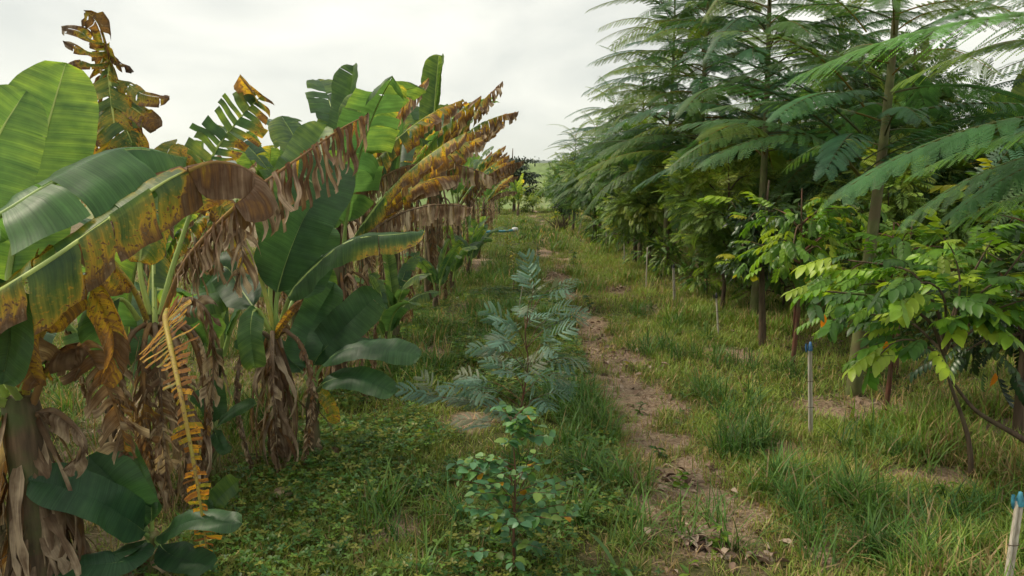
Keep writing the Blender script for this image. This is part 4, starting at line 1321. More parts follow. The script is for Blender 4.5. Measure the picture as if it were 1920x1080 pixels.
def fern_tree(label, loc, H, r0, z0, nfr, Lf, seed, top=(0, 0), meshes=None, dens=1.0, dark=1.0, group='tall fern leaved trees in the right row', explicit=(), skip=None, emesh=None):
    rr = np.random.default_rng(seed)
    tr = thing('fern_leaved_tree', label, 'tree', loc, group)
    o = np.array(loc, float)
    s = np.linspace(0, 1, 14)
    P = np.stack([top[0] * s + .03 * np.sin(s * 6 + seed), top[1] * s + .03 * np.cos(s * 5 + seed), H * s - .05 * (1 - s)], 1)
    mb = MB()
    tube(mb, P, r0 * (1 - s ** .8 * .84) + .02 * r0 * np.sin(s * 40), 12, age=0)
    mb.build('trunk', M_GREENBARK, tr)
    az = rr.uniform(0, 6.28)
    meshes = meshes or FR
    for k in range(nfr):
        az += 2.399
        f = (k + rr.uniform(-.3, .3)) / nfr
        f = min(max(f, 0), 1)
        z = z0 + (H - z0) * f
        a = np.array([np.interp(z / H, s, P[:, 0]), np.interp(z / H, s, P[:, 1]), z])
        el = R(4 + 26 * f ** 1.2 + (22 if f > .93 else 0) + rr.normal(0, 8))
        L = Lf * (1.0 - .34 * f) * rr.uniform(.72, 1.12)
        if rr.random() < .06: continue
        d = np.array([math.cos(az) * math.cos(el), math.sin(az) * math.cos(el), math.sin(el)])
        if skip is not None and skip(a + o, d, L): continue
        t_ = rr.random()
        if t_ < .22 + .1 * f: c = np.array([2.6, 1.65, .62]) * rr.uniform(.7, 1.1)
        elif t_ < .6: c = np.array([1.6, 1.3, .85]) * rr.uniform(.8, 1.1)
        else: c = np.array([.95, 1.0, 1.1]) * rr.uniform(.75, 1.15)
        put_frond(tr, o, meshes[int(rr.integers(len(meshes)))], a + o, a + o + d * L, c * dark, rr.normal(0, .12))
    for (a, b, c, mi, roll) in explicit:
        put_frond(tr, o, (emesh or FR)[mi], a, b, c, roll, aim=SAG[mi])
    return tr


b1 = GP(1605, 742)
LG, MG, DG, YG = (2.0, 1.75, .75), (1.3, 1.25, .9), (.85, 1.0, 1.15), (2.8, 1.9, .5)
tp = lambda u, v: PX(u, v, b1[1])
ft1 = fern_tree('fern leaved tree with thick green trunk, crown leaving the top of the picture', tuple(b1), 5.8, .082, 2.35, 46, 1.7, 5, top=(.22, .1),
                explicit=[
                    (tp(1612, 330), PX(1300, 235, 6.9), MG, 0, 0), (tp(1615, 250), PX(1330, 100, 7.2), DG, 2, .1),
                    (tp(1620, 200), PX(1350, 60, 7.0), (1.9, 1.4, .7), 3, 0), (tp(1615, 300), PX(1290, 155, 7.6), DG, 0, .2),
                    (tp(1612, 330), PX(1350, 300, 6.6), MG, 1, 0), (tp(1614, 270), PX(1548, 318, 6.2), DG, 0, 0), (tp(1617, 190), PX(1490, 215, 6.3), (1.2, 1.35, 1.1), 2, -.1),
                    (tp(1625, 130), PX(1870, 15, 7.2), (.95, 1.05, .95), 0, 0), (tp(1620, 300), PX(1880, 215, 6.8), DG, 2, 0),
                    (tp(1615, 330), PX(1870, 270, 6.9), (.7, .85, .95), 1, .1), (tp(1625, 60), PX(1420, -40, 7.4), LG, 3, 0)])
ft0o = (4.05, 4.5, 0)
tq = lambda z: np.array([4.05, 4.5, z])
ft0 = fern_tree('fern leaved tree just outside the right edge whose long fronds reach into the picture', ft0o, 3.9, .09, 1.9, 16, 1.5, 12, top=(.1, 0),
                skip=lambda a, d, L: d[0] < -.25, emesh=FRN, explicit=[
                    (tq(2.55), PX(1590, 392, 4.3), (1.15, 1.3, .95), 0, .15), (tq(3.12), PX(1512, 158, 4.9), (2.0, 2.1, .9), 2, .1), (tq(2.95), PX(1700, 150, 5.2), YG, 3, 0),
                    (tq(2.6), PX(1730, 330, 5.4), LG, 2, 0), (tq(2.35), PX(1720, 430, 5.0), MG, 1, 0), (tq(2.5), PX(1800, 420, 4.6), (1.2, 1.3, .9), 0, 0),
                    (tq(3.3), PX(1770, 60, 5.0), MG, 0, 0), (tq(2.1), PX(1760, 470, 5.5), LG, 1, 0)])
fern = [('fern leaved tree of the row with its pale trunk behind the yellowish bush', (3.6, 15.2), 7.4, .10, 2.6, 92, 2.6, 21),
        ('fern leaved tree with slim straight grey green trunk and layered dark crown', (3.42, 17.7), 7.0, .09, 2.5, 84, 2.6, 22)]
fts = []
for (lab, (x, y), H, r, z0, n, L, sd) in fern:
    fts.append(fern_tree(lab, (x, y, height(x, y)), H, r, z0, n, L, sd, meshes=FR))
ft2 = fern_tree('fern leaved tree behind the big one, its feathery top against the sky', (3.75, 11.8, 0), 7.0, .085, 2.6, 82, 2.3, 31, meshes=FR)
ft3 = fern_tree('fern leaved tree farther along the row with a low feathery crown', (3.5, 22.5, 0), 5.3, .08, 2.2, 62, 2.4, 41, meshes=FRL)
for (x, y, rz, s, lab) in [(3.3, 27.5, 1, .95, 'fern leaved tree with fronds poking left above the green mass'), (3.2, 34, 2.2, .9, 'fern leaved tree near the far end of the right row'),
                           (2.9, 43, 4, .95, 'last small fern leaved tree at the end of the right row')]:
    copy_tree(ft3, (x, y, height(x, y)), rz, s, lab)
ORD = 'first second third fourth fifth sixth seventh eighth ninth'.split()
GB = 'fern leaved trees in the rows behind'
for i, (x, y) in enumerate([(5.6, 13.6), (7.6, 10.2), (7.8, 19), (11.8, 14.5), (11.8, 24), (15.5, 21), (7.4, 31)]):
    copy_tree(ft3, (x, y, height(x, y)), i * 1.7, .95 + .1 * (i % 3), 'fern leaved tree in the rows behind, %s counted from the front' % ORD[i], GB)

# ------------------------------------------------------------------ broad and feathery leaved small trees
def mbtpl(mb):
    return (np.vstack(mb.V).astype(float), np.vstack(mb.Q), np.vstack(mb.T) if mb.T else np.zeros((0, 3), int), np.vstack(mb.A['col']).astype(float))


T_FEATH = mbtpl(frond_tpl(L=1.0, n=13, plen=.34, sag=.25, rise=.08, hi=False, seed=8, droop=.2, col=(1, 1, 1), rib=(.8, .7, .5), lw=.55))
T_BLUE = mbtpl(frond_tpl(L=1.0, n=6, plen=.50, nl=17, sag=.25, rise=.10, hi=True, seed=9, droop=.12, col=(1, 1, 1), rib=(1, .7, .5), lw=.95, pang=66, gap=.05))


def pinnate(n=4, L=1.0, lf=0.36, lw=0.5, seed=0, droop=0.25):
    rr = np.random.default_rng(seed)
    parts = []
    s = np.linspace(0, 1, 6)
    mb = MB()
    C = np.stack([s * L, 0 * s, -droop * L * s ** 2], 1)
    tube(mb, C, .012 * (1 - .6 * s), 4, col=np.tile([.9, .8, .5], (6, 1)))
    parts.append(mbtpl(mb))
    lfT = leaf_shape(1.0, lw, 4, .25, droop=.28, blunt=.35)
    for i in range(n):
        f = .25 + .75 * (i + .5) / n
        c = np.array([f * L, 0, -droop * L * f ** 2])
        sz = lf * (.75 + .45 * f)
        for sg in (-1, 1):
            a = R(62 - 30 * f)
            parts.append(xform(lfT, c, (math.cos(a), sg * math.sin(a), -.35 - .3 * rr.random()), (0, 0, 1), sz, (1 + rr.normal(0, .1),) * 3))
    return join_tpl(parts)


T_PIN = pinnate(4, seed=1)
T_PIN6 = pinnate(6, lf=.26, lw=.42, seed=2)
T_OVAL = leaf_shape(1.0, .38, 4, .3, droop=.3)
T_OVALS = leaf_shape(1.0, .45, 2, .3, droop=.3)
T_ROUND = leaf_shape(1.0, .8, 4, .25, droop=.2, blunt=.1)


def leafy_tree(name, label, loc, H, r0, zc, rx, rz, tpl, nleaf, size, pal, seed, nb=9, mat=None, bark=None, group=None, cat='tree', lean=(0, 0), tw=.3, droop=.1, layers=0, outer=.35, cc=(0, 0), build=True, young=None):
    rr = np.random.default_rng(seed)
    tr = thing(name, label, cat, (0, 0, 0), group)
    s = np.linspace(0, 1, 10)
    P = np.stack([lean[0] * s + .04 * H / 3 * np.sin(s * 5 + seed), lean[1] * s + .04 * H / 3 * np.cos(s * 4 + seed), (H * s) - .05], 1)
    mb = MB()
    tube(mb, P, r0 * (1 - .8 * s), 9, age=0)
    mb.build('trunk', bark or M_BARK, tr)
    pts, dirs, bt = [], [], []
    for k in range(nb):
        f = .25 + .72 * (k + rr.random()) / nb
        zb = max(.25, zc - rz) + (H - max(.25, zc - rz)) * f * .8 - .1
        a0 = np.array([np.interp(zb / H, s, P[:, j]) for j in range(3)])
        th = rr.uniform(0, 6.28) if k else 0
        th = k * 2.4 + rr.normal(0, .3)
        zt = zc + rz * rr.uniform(-.75, .95)
        if layers: zt = zb + rr.uniform(-.02, .25)
        hr = rx * math.sqrt(max(.08, 1 - ((zt - zc) / (rz * 1.05)) ** 2)) * rr.uniform(.7, 1.05)
        a1 = np.array([cc[0] + lean[0] * .8 + math.cos(th) * hr, cc[1] + lean[1] * .8 + math.sin(th) * hr, zt])
        mid_ = (a0 + a1) / 2 + np.array([0, 0, .12 * np.linalg.norm(a1 - a0)]) + rr.normal(0, .04, 3)
        C, L = catmull([a0, mid_, a1], 12)
        bm = MB()
        tube(bm, C, r0 * .42 * (1 - .85 * np.linspace(0, 1, 12)) + .002, 6, age=0)
        bm.build('branch', bark or M_BARK, tr)
        pts.append(C); dirs.append(nrm(np.gradient(C, axis=0))); bt.append(rr.normal(0, .18))
    pts, dirs = np.array(pts), np.array(dirs)
    bi = rr.integers(0, nb, nleaf)
    ti = 11 * np.clip(rr.beta(1.6, 1.1, nleaf), .15, 1)
    i0 = np.clip(ti.astype(int), 0, 10)
    fr = (ti - i0)[:, None]
    p = pts[bi, i0] * (1 - fr) + pts[bi, i0 + 1] * fr
    d = dirs[bi, i0]
    off = nrm(rr.normal(0, 1, (nleaf, 3)) * np.array([1, 1, .6 if not layers else .15])) * (tw * rr.random(nleaf) ** .7)[:, None]
    p = p + off
    p[:, 2] = np.maximum(p[:, 2], .12)
    dd = nrm(d * .5 + nrm(off) * .9 + rr.normal(0, .35, (nleaf, 3)) - UP * droop)
    up = np.tile(UP, (nleaf, 1)) + rr.normal(0, .35, (nleaf, 3))
    pal = np.array(pal)
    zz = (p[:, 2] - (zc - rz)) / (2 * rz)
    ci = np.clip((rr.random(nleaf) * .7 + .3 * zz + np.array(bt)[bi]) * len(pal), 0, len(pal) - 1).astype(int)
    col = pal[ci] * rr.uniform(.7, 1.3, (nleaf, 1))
    cm_ = MB()
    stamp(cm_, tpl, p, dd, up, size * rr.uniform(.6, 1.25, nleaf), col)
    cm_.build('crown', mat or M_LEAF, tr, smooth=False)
    if young:
        tplY, nY, sY, palY, sel = young
        # fresh leaves at branch ends only
        e = pts[:, -1][rr.integers(0, nb, nY)] + rr.normal(0, .09, (nY, 3))
        dY = nrm(e - np.array([cc[0], cc[1], zc - rz]) + rr.normal(0, .25, (nY, 3)))
        ym = MB()
        stamp(ym, tplY, e, nrm(dY * [1, 1, .45]), np.tile(UP, (nY, 1)) + rr.normal(0, .2, (nY, 3)), sY * rr.uniform(.7, 1.2, nY), np.array(palY)[rr.integers(0, len(palY), nY)])
        ym.build('young_leaves', M_LEAF, tr, smooth=False)
    tr.location = tuple(float(c) for c in loc)
    return tr


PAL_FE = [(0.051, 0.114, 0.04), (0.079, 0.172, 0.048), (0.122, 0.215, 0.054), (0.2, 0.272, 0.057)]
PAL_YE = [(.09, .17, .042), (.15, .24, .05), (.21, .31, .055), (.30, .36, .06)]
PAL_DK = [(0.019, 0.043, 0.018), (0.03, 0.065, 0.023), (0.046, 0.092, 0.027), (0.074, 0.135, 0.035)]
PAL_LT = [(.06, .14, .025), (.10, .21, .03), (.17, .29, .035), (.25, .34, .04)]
GR = 'small trees of the right hand row'
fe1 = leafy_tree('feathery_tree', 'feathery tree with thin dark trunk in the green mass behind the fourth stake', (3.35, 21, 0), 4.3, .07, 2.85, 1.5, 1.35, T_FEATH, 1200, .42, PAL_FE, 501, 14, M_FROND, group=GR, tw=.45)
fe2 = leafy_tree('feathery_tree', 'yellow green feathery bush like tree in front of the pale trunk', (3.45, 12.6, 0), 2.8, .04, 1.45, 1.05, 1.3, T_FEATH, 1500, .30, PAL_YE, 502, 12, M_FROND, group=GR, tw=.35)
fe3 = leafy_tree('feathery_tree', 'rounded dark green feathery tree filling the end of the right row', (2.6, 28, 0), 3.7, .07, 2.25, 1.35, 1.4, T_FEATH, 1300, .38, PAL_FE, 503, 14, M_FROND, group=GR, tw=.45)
for (q, x, y, rz, s, lab) in [(fe1, 3.5, 25, 1.5, .95, 'feathery tree between the dark bush and the slim grey green trunk'), (fe3, 2.2, 33.5, 1, .95, 'feathery tree overhanging the bush of dry twigs'),
                              (fe1, 3.1, 31, 3, .9, 'feathery tree rising over the far end of the right row'), (fe3, 2.5, 41, 3, .9, 'feathery tree beside the far end of the grassy path'),
                              (fe1, 3.3, 47, 4, .75, 'small feathery tree with wispy top against the far hill'), (fe2, 4.3, 15.8, 2, 1.0, 'yellow green feathery tree between the two pale trunks'),
                              (fe2, 3.2, 18.9, 4, 1.1, 'yellowish feathery tree left of the slim grey green trunk'), (fe1, 4.8, 16.6, 5, .85, 'feathery tree under the dark layered crown'),
                              (fe3, 2.6, 53, 5, .6, 'low feathery tree closing the path on its right'), (fe2, 5.2, 10.3, 1, 1.0, 'yellow green feathery tree behind the dark leaved one')]:
    copy_tree(q, (x, y, height(x, y)), rz, s, lab)
GF = 'small trees in the rows behind on the right'
k = 0
for ri, (x, ys_) in enumerate(((6.2, (11.5, 16.5, 22, 30, 38)), (9.3, (12.5, 18, 26, 34)), (13, (16, 23, 33)), (17.5, (20, 28, 38)), (23, (27, 37)))):
    for yi, y in enumerate(ys_):
        k += 1
        q = (fe1, fe3, fe2)[k % 3]
        copy_tree(q, (x + .4 * math.sin(k * 5), y, height(x, y)), k * 1.3, (1.05, 1.15, 1.5)[k % 3], 'small feathery tree, %s of the %s row behind the right hand trees' % (ORD[yi], ORD[ri]), GF)

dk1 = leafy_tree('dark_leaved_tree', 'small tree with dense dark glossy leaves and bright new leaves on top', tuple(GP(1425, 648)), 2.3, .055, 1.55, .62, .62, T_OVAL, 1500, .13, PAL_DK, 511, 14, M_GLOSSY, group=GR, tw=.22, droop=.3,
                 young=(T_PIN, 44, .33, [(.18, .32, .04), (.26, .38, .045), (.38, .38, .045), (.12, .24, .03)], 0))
for (x, y, rz, s, lab) in [(3.0, 20.2, 1, 1.15, 'dark leaved tree with drooping leaves right of the fourth stake'), (1.8, 35.2, 2, .75, 'dark leaved bush above a fan of dry twigs')]:
    c = copy_tree(dk1, (x, y, 0), rz, s, lab)
for (x, y, rz) in [(6.6, 9.4, 3), (7.6, 13.0, 5), (11, 16.2, 2)]:
    copy_tree(dk1, (x, y, height(x, y)), rz, 1.25, 'dark leaved tree in the rows behind, %s from the front' % ORD[int(y > 10) + int(y > 13)], GF)

# slender tree with reddish trunk and light compound leaves
pr = GP(1488, 690)
lt1 = leafy_tree('light_leaved_tree', 'slender tree with thin reddish trunk and light green compound leaves', tuple(pr), 2.2, .032, 1.65, .75, .55, T_PIN, 120, .26, PAL_LT, 521, 9, M_LEAF, M_REDSTEM, group=GR, tw=.28, droop=.25)
# near light green tree: explicit limbs
bn = GP(1822, 903)
yb = bn[1]
nt1 = thing('light_leaved_tree', 'low spreading tree with bright compound leaves on thin dark bent stems at right', 'tree', tuple(bn), GR)
rr = np.random.default_rng(77)
limbs = [([(1822, 905, yb), (1815, 820, yb), (1782, 720, yb), (1768, 660, yb)], .020, 'trunk'),
         ([(1960, 850, yb - .2), (1905, 815, yb - .1), (1830, 770, yb), (1785, 715, yb)], .024, 'branch'),
         ([(1770, 665, yb), (1740, 600, yb - .1), (1660, 560, yb - .2), (1590, 550, yb - .3), (1530, 545, yb - .3)], .012, 'branch'),
         ([(1768, 660, yb), (1760, 590, yb), (1720, 520, yb), (1680, 500, yb + .1), (1590, 488, yb + .2)], .012, 'branch'),
         ([(1770, 665, yb), (1800, 600, yb - .1), (1850, 540, yb - .3), (1900, 520, yb - .4)], .012, 'branch'),
         ([(1768, 660, yb), (1790, 580, yb + .1), (1820, 520, yb + .2), (1860, 450, yb + .2)], .012, 'branch'),
         ([(1768, 670, yb), (1720, 640, yb - .2), (1680, 640, yb - .3), (1650, 665, yb - .35)], .009, 'branch'),
         ([(1785, 640, yb), (1830, 600, yb - .2), (1880, 575, yb - .4), (1930, 560, yb - .5)], .010, 'branch'),
         ([(1768, 660, yb), (1700, 600, yb + .3), (1620, 590, yb + .5), (1560, 600, yb + .5)], .010, 'branch'),
         ([(1775, 650, yb), (1770, 560, yb - .3), (1740, 530, yb - .4), (1700, 540, yb - .5)], .010, 'branch'),
         ([(1785, 640, yb), (1850, 560, yb), (1905, 490, yb), (1940, 440, yb)], .010, 'branch'),
         ([(1785, 650, yb), (1850, 600, yb + .2), (1930, 560, yb + .2), (1990, 520, yb + .2)], .010, 'branch'),
         ([(1785, 620, yb), (1800, 540, yb), (1790, 480, yb), (1770, 445, yb)], .008, 'branch')]
lp, ldir = [], []
for i, (pts, r, nm) in enumerate(limbs):
    C, L = catmull(HP(pts), 16)
    mb = MB()
    tube(mb, C, r * (1 - .7 * np.linspace(0, 1, 16)) + .002, 7, age=0)
    mb.build(nm, M_BARK, nt1, tuple(bn))
    if i >= 2:
        for f in np.linspace(5, 15, 8):
            j = int(f)
            for _ in range(2):
                lp.append(C[j] + rr.normal(0, .04, 3)); ldir.append(nrm(np.gradient(C, axis=0)[j]) + rr.normal(0, .6, 3) * [1, 1, .4])
lp, ldir = np.array(lp), np.array(ldir)
ldir[:, 2] = ldir[:, 2] * .5 - .05
k = len(lp)
pal = np.array([(.08, .19, .03), (.14, .28, .034), (.22, .38, .04), (.31, .42, .045), (.055, .13, .03)])
cm_ = MB()
hh = rr.random(k) < .72
colL = pal[rr.integers(0, len(pal), k)] * rr.uniform(.8, 1.2, (k, 1))
upL = np.tile(UP, (k, 1)) + rr.normal(0, .25, (k, 3))
stamp(cm_, T_PIN, lp[hh], ldir[hh], upL[hh], .27 * rr.uniform(.7, 1.2, hh.sum()), colL[hh])
stamp(cm_, T_PIN6, lp[~hh], ldir[~hh], upL[~hh], .30 * rr.uniform(.7, 1.2, (~hh).sum()), colL[~hh] * .8)
cm_.build('crown', M_LEAF, nt1, tuple(bn), smooth=False)
for (u, v, d) in ((1662, 640, yb - .3), (1866, 700, yb - .3), (1545, 590, yb)):
    om = MB()
    stamp(om, T_OVAL, [PX(u, v, d)], np.array([[.1, .2, -1]]), np.array([[0, -1, .2]]), .12, np.array([(.60, .20, .02)]))
    om.build('withered_leaf', M_LEAF, nt1, tuple(bn), smooth=False)['label'] = 'orange withered leaf'

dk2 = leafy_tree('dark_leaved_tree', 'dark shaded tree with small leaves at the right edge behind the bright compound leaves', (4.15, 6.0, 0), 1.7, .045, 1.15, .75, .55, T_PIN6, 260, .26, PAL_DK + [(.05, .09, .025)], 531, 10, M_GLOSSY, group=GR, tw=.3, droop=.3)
# more mid-height light leaved growth in front of the shade
for (x, y, rz, s, lab) in [(3.45, 6.85, 5, .86, 'light leaved sapling just in front of the thick green trunk'), (4.3, 8.3, 2, .85, 'light leaved sapling right of the thick green trunk'), (3.85, 10.4, 4, .9, 'light leaved sapling between dark leaved tree and green trunk'),
                           (5.2, 7.4, 1, 1.0, 'light leaved tree behind the long frond at the right edge')]:
    copy_tree(lt1, (x, y, 0), rz, s, lab)

# dark spreading tree at the end of the banana row, bushes closing the path
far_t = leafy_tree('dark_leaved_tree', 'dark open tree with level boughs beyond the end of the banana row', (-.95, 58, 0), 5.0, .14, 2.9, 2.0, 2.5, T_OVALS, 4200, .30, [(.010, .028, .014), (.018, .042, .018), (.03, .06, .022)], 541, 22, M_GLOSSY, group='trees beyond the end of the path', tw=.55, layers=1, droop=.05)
bush = leafy_tree('bush', 'rounded green bush closing the end of the path', (.6, 56, 0), 1.9, .05, 1.0, 1.3, .9, T_OVALS, 1500, .2, PAL_YE, 551, 12, M_LEAF, group='bushes at the end of the path', cat='bush', tw=.35)
for (x, y, s, rz, lab) in [(-1.9, 54, 1.1, 1, 'green bush under the dark open tree'), (2.6, 57, 1.3, 2, 'green bush at the right end of the path below the far hill'), (-4.5, 60, 1.6, 3, 'bush beyond the end of the banana rows'), (4.6, 60, 1.5, 4, 'bush beyond the end of the tree rows')]:
    copy_tree(bush, (x, y, height(x, y)), rz, s, lab)
for i, (x, y, s) in enumerate([(-9, 62, 2.2), (-14, 60, 2.4), (-20, 64, 2.6), (8, 64, 2.2), (14, 63, 2.5), (21, 62, 2.7), (30, 64, 3)]):
    copy_tree(bush, (x, y, height(x, y)), i, s, 'bush in the far scrub belt, %s from its left end' % ORD[i], 'scrub behind the plantation')

ub = leafy_tree('weedy_bush', 'knee high leafy bush among the trunks beside the third stake', (3.55, 14.2, 0), .9, .02, .5, .55, .45, T_PIN6, 150, .2, PAL_YE[:3] + PAL_LT[:2], 561, 8, M_LEAF, group='low bushes among the trunks', cat='bush', tw=.25)
for i, (x, y, s, rz) in enumerate([(3.3, 17, 1, 1), (4.4, 12.4, 1.1, 2), (3.5, 19.5, 1.1, 3), (4.9, 15.8, 1.2, 4), (3.0, 23.5, 1.2, 5), (3.9, 24, 1.2, 6), (2.7, 28, 1.3, 1), (3.6, 29, 1.3, 2), (5.3, 10.4, 1.2, 3), (5.6, 19, 1.3, 5)]):
    copy_tree(ub, (x, y, height(x, y)), rz, s * 1.1, 'low leafy bush among the trunks of the right row, %s counted from the front' % (ORD + ['tenth'])[i])

# fan of dry twigs under the far bush
tw_ = MB()
p0 = GP(1050, 432)
for k in range(70):
    a = rr.uniform(0, 6.28); e = R(rr.uniform(35, 85)); L = rr.uniform(.5, 1.15)
    d = np.array([math.cos(a) * math.cos(e), math.sin(a) * math.cos(e), math.sin(e)])
    b0 = p0 + np.array([math.cos(a), math.sin(a), 0]) * .2 * rr.random()
    tube(tw_, np.array([b0, b0 + d * L * .5 + rr.normal(0, .03, 3), b0 + d * L - UP * .08]), [.014, .01, .004], 4, age=0)
dt = tw_.build('dry_twig_clump', M_BARK, None, tuple(p0))
dt.location = tuple(p0)
tag(dt, 'fan of dry grey brown twigs under the far dark bush', 'dry twigs')

# ------------------------------------------------------------------ saplings in the middle
bs = GP(985, 878)
yb = bs[1]
sap = thing('feathery_sapling', 'blue green feathery sapling in the middle of the grass', 'sapling', tuple(bs))
S_ = [([(985, 880, yb), (968, 830, yb), (978, 760, yb), (990, 680, yb), (985, 620, yb), (1005, 565, yb)], .010, 'trunk')]
C, L = catmull(HP(S_[0][0]), 30)
mb = MB(); tube(mb, C, .011 * (1 - .75 * np.linspace(0, 1, 30)), 7, age=0); mb.build('trunk', M_REDSTEM, sap, tuple(bs))
ends = [(790, 742, -.2), (845, 722, -.3), (880, 752, -.1), (905, 742, .2), (915, 655, 0), (945, 640, -.25), (930, 690, .2), (1040, 600, .1), (1066, 538, .05), (1000, 560, -.15), (985, 592, .2), (1045, 640, -.1),
        (1060, 700, .1), (1010, 745, -.3), (905, 790, .1), (960, 612, 0), (1045, 735, .2), (1030, 665, .3), (975, 700, -.35), (950, 760, -.35), (1010, 530, 0), (1072, 670, -.2), (870, 712, .2), (1085, 600, .2)]
cm_ = MB()
bmx = MB()
for (u, v, dd) in ends:
    e = PX(980 + (u - 980) * (.72 if v < 730 else .92), v, yb + dd)
    j = int(np.clip(29 * (900 - (v + 45)) / 340, 6, 28))
    b0 = C[j]
    Cb, _ = catmull([b0, (b0 + e) / 2 + UP * .04, e], 8)
    tube(bmx, Cb, [.004, .0036, .0033, .003, .0026, .0022, .002, .0015], 4, age=0)
    dv = nrm((e - b0) * [1, 1, .25] + rr.normal(0, .02, 3))
    c0 = Cb[5] if np.linalg.norm(e - b0) > .35 else b0 * .4 + e * .6
    for q in range(4):
        ddv = nrm(dv + rr.normal(0, .45, 3) * [1, 1, .35] + UP * .1)
        stamp(cm_, T_BLUE, [c0 + (e - c0) * (.5 * q) * .6], [ddv], [nrm(UP + rr.normal(0, .35, 3) + np.array([0, -.35, 0]))], rr.uniform(.17, .26),
              np.array([[.095, .185, .13], [.13, .23, .165], [.07, .15, .09], [.16, .19, .12]])[rr.integers(0, 4)][None] * rr.uniform(.85, 1.15))
bmx.build('branch', M_REDSTEM, sap, tuple(bs))
cm_.build('crown', M_BLUE, sap, tuple(bs), smooth=False)

bb = np.array([-.055, 3.92, height(-.055, 3.92)])
rb = thing('round_leaved_sapling', 'bushy sapling with reddish stem and small rounded green leaves at the bottom centre', 'sapling', tuple(bb))
yb = 3.92
C, L = catmull([bb, PX(963, 1000, yb), PX(966, 890, yb), PX(958, 780, yb)], 30)
mb = MB(); tube(mb, C, .010 * (1 - .7 * np.linspace(0, 1, 30)), 7, age=0); mb.build('trunk', M_REDSTEM, rb, tuple(bb))
lp, ldir, lup = [], [], []
bmx = MB()
for k in range(50):
    j = int(rr.integers(3, 29))
    hgt = j / 29
    a = k * 2.4
    Lb = (.42 - .14 * (hgt > .6) - .10 * (hgt > .85)) * rr.uniform(.75, 1.1)
    e = C[j] + np.array([math.cos(a), math.sin(a) * .8, .35]) * Lb * .9
    Cb, _ = catmull([C[j], (C[j] + e) / 2 + UP * .02, e], 9)
    tube(bmx, Cb, .0032 * (1 - .6 * np.linspace(0, 1, 9)), 4, age=0)
    for q in range(2, 9):
        for sg in (-1, 1):
            if rr.random() < .8:
                t_ = nrm(Cb[min(q, 8)] - Cb[q - 1])
                sd_ = nrm(np.cross(UP, t_)) * sg
                lp.append(Cb[q] + sd_ * .008); ldir.append(nrm(t_ * .5 + sd_ + rr.normal(0, .3, 3) - UP * .15)); lup.append(UP + rr.normal(0, .4, 3))
k = len(lp)
pal = np.array([(.07, .17, .085), (.10, .215, .11), (.055, .14, .07), (.14, .25, .10), (.16, .24, .06), (.08, .18, .055)])
col = pal[rr.integers(0, len(pal), k)] * rr.uniform(.8, 1.25, (k, 1))
yel = rr.random(k) < .02
col[yel] = (.42, .20, .02)
bmx.build('branch', M_REDSTEM, rb, tuple(bb))
cm_ = MB(); stamp(cm_, T_ROUND, lp, np.array(ldir), np.array(lup), .060 * rr.uniform(.6, 1.25, k), col * 1.15)
cm_.build('crown', M_LEAF, rb, tuple(bb), smooth=False)

# ------------------------------------------------------------------ irrigation stakes
def stake(label, pb, pt, cap, r=.014, n=2):
    r = r * .82
    o = thing('irrigation_stake', label, 'stake', tuple(pb), 'stakes along the right hand row')
    off = tuple(pb)
    rr_ = np.random.default_rng(int(abs(pb[1]) * 100))
    for q in range(n):
        sh = np.array([(q - (n - 1) / 2) * r * 2.15, (q % 2) * .008, 0])
        s = np.linspace(0, 1, 14)[:, None]
        P = (np.array(pb) - UP * .06 + sh) * (1 - s) + (np.array(pt) + sh * .9 - UP * (.0 + .03 * q)) * s
        mb = MB(); tube(mb, P, r * (.85 + .15 * q) * (1 + .10 * (np.sin(s[:, 0] * 19 + q) > .93)), 8, age=0)
        mb.build('cane', M_CANE, o, off)
    if cap is not None:
        pt = np.array(pt)
        mb = MB()
        tube(mb, np.array([pt - UP * .025, pt - UP * .012, pt + UP * .012, pt + UP * .03, pt + UP * .05]), [.019, .022, .019, .013, .009], 10, age=0)
        tube(mb, np.array([pt + [-.035, 0, .035], pt + [-.035, 0, .0], pt + [-.03, 0, -.04]]), [.008, .009, .006], 6, age=0)
        mb.build('cap', cap, o, off)
        for hz in (.33, .62):
            mb = MB()
            c_ = np.array(pb) * (1 - hz) + pt * hz
            aa = np.linspace(0, 2 * np.pi, 15)
            tube(mb, c_ + np.stack([np.cos(aa) * r * 2.2, np.sin(aa) * r * 1.4, .002 * aa], 1), .0025, 4, age=0)
            mb.build('tie', M_BARK, o, off)
    return o


for (ub, vb, vt, ut, cap, n, r, lab) in [
    (1521, 822, 652, 1519, M_BLUEPL, 2, .014, 'double cane stake with blue cap near the thick green trunk'),
    (1348, 632, 556, 1343, M_BLACKPL, 1, .02, 'single grey stake with black cap, second counted from the near blue capped one'),
    (1265, 568, 500, 1263, M_BLACKPL, 2, .016, 'pale cane stake leaning against the grass before the yellowish feathery tree'),
    (1211, 543, 464, 1214, None, 1, .019, 'bare pale cane stake without cap below the dark leaved tree'),
    (1171, 495, 438, 1170, None, 1, .02, 'bare cane stake standing alone left of the dark leaved tree'),
    (1137, 472, 434, 1137, None, 1, .02, 'small distant cane stake among weeds'),
    (1111, 449, 420, 1111, None, 1, .035, 'stout short pale stake far down the row'),
    (1085, 436, 418, 1089, None, 1, .03, 'tiny leaning pale stake next to the dry twigs')]:
    pb = GP(ub, vb); pb[2] = height(pb[0], pb[1])
    stake(lab, pb, PX(ut, vt, pb[1]), cap, r, n)
pb = PX(1876, 1190, 3.5); pb[2] = 0
pt = PX(1912, 940, 3.62)
o = stake('leaning cane stake with turquoise clip at the bottom right corner', pb, pt, M_BLUECL, .015, 2)

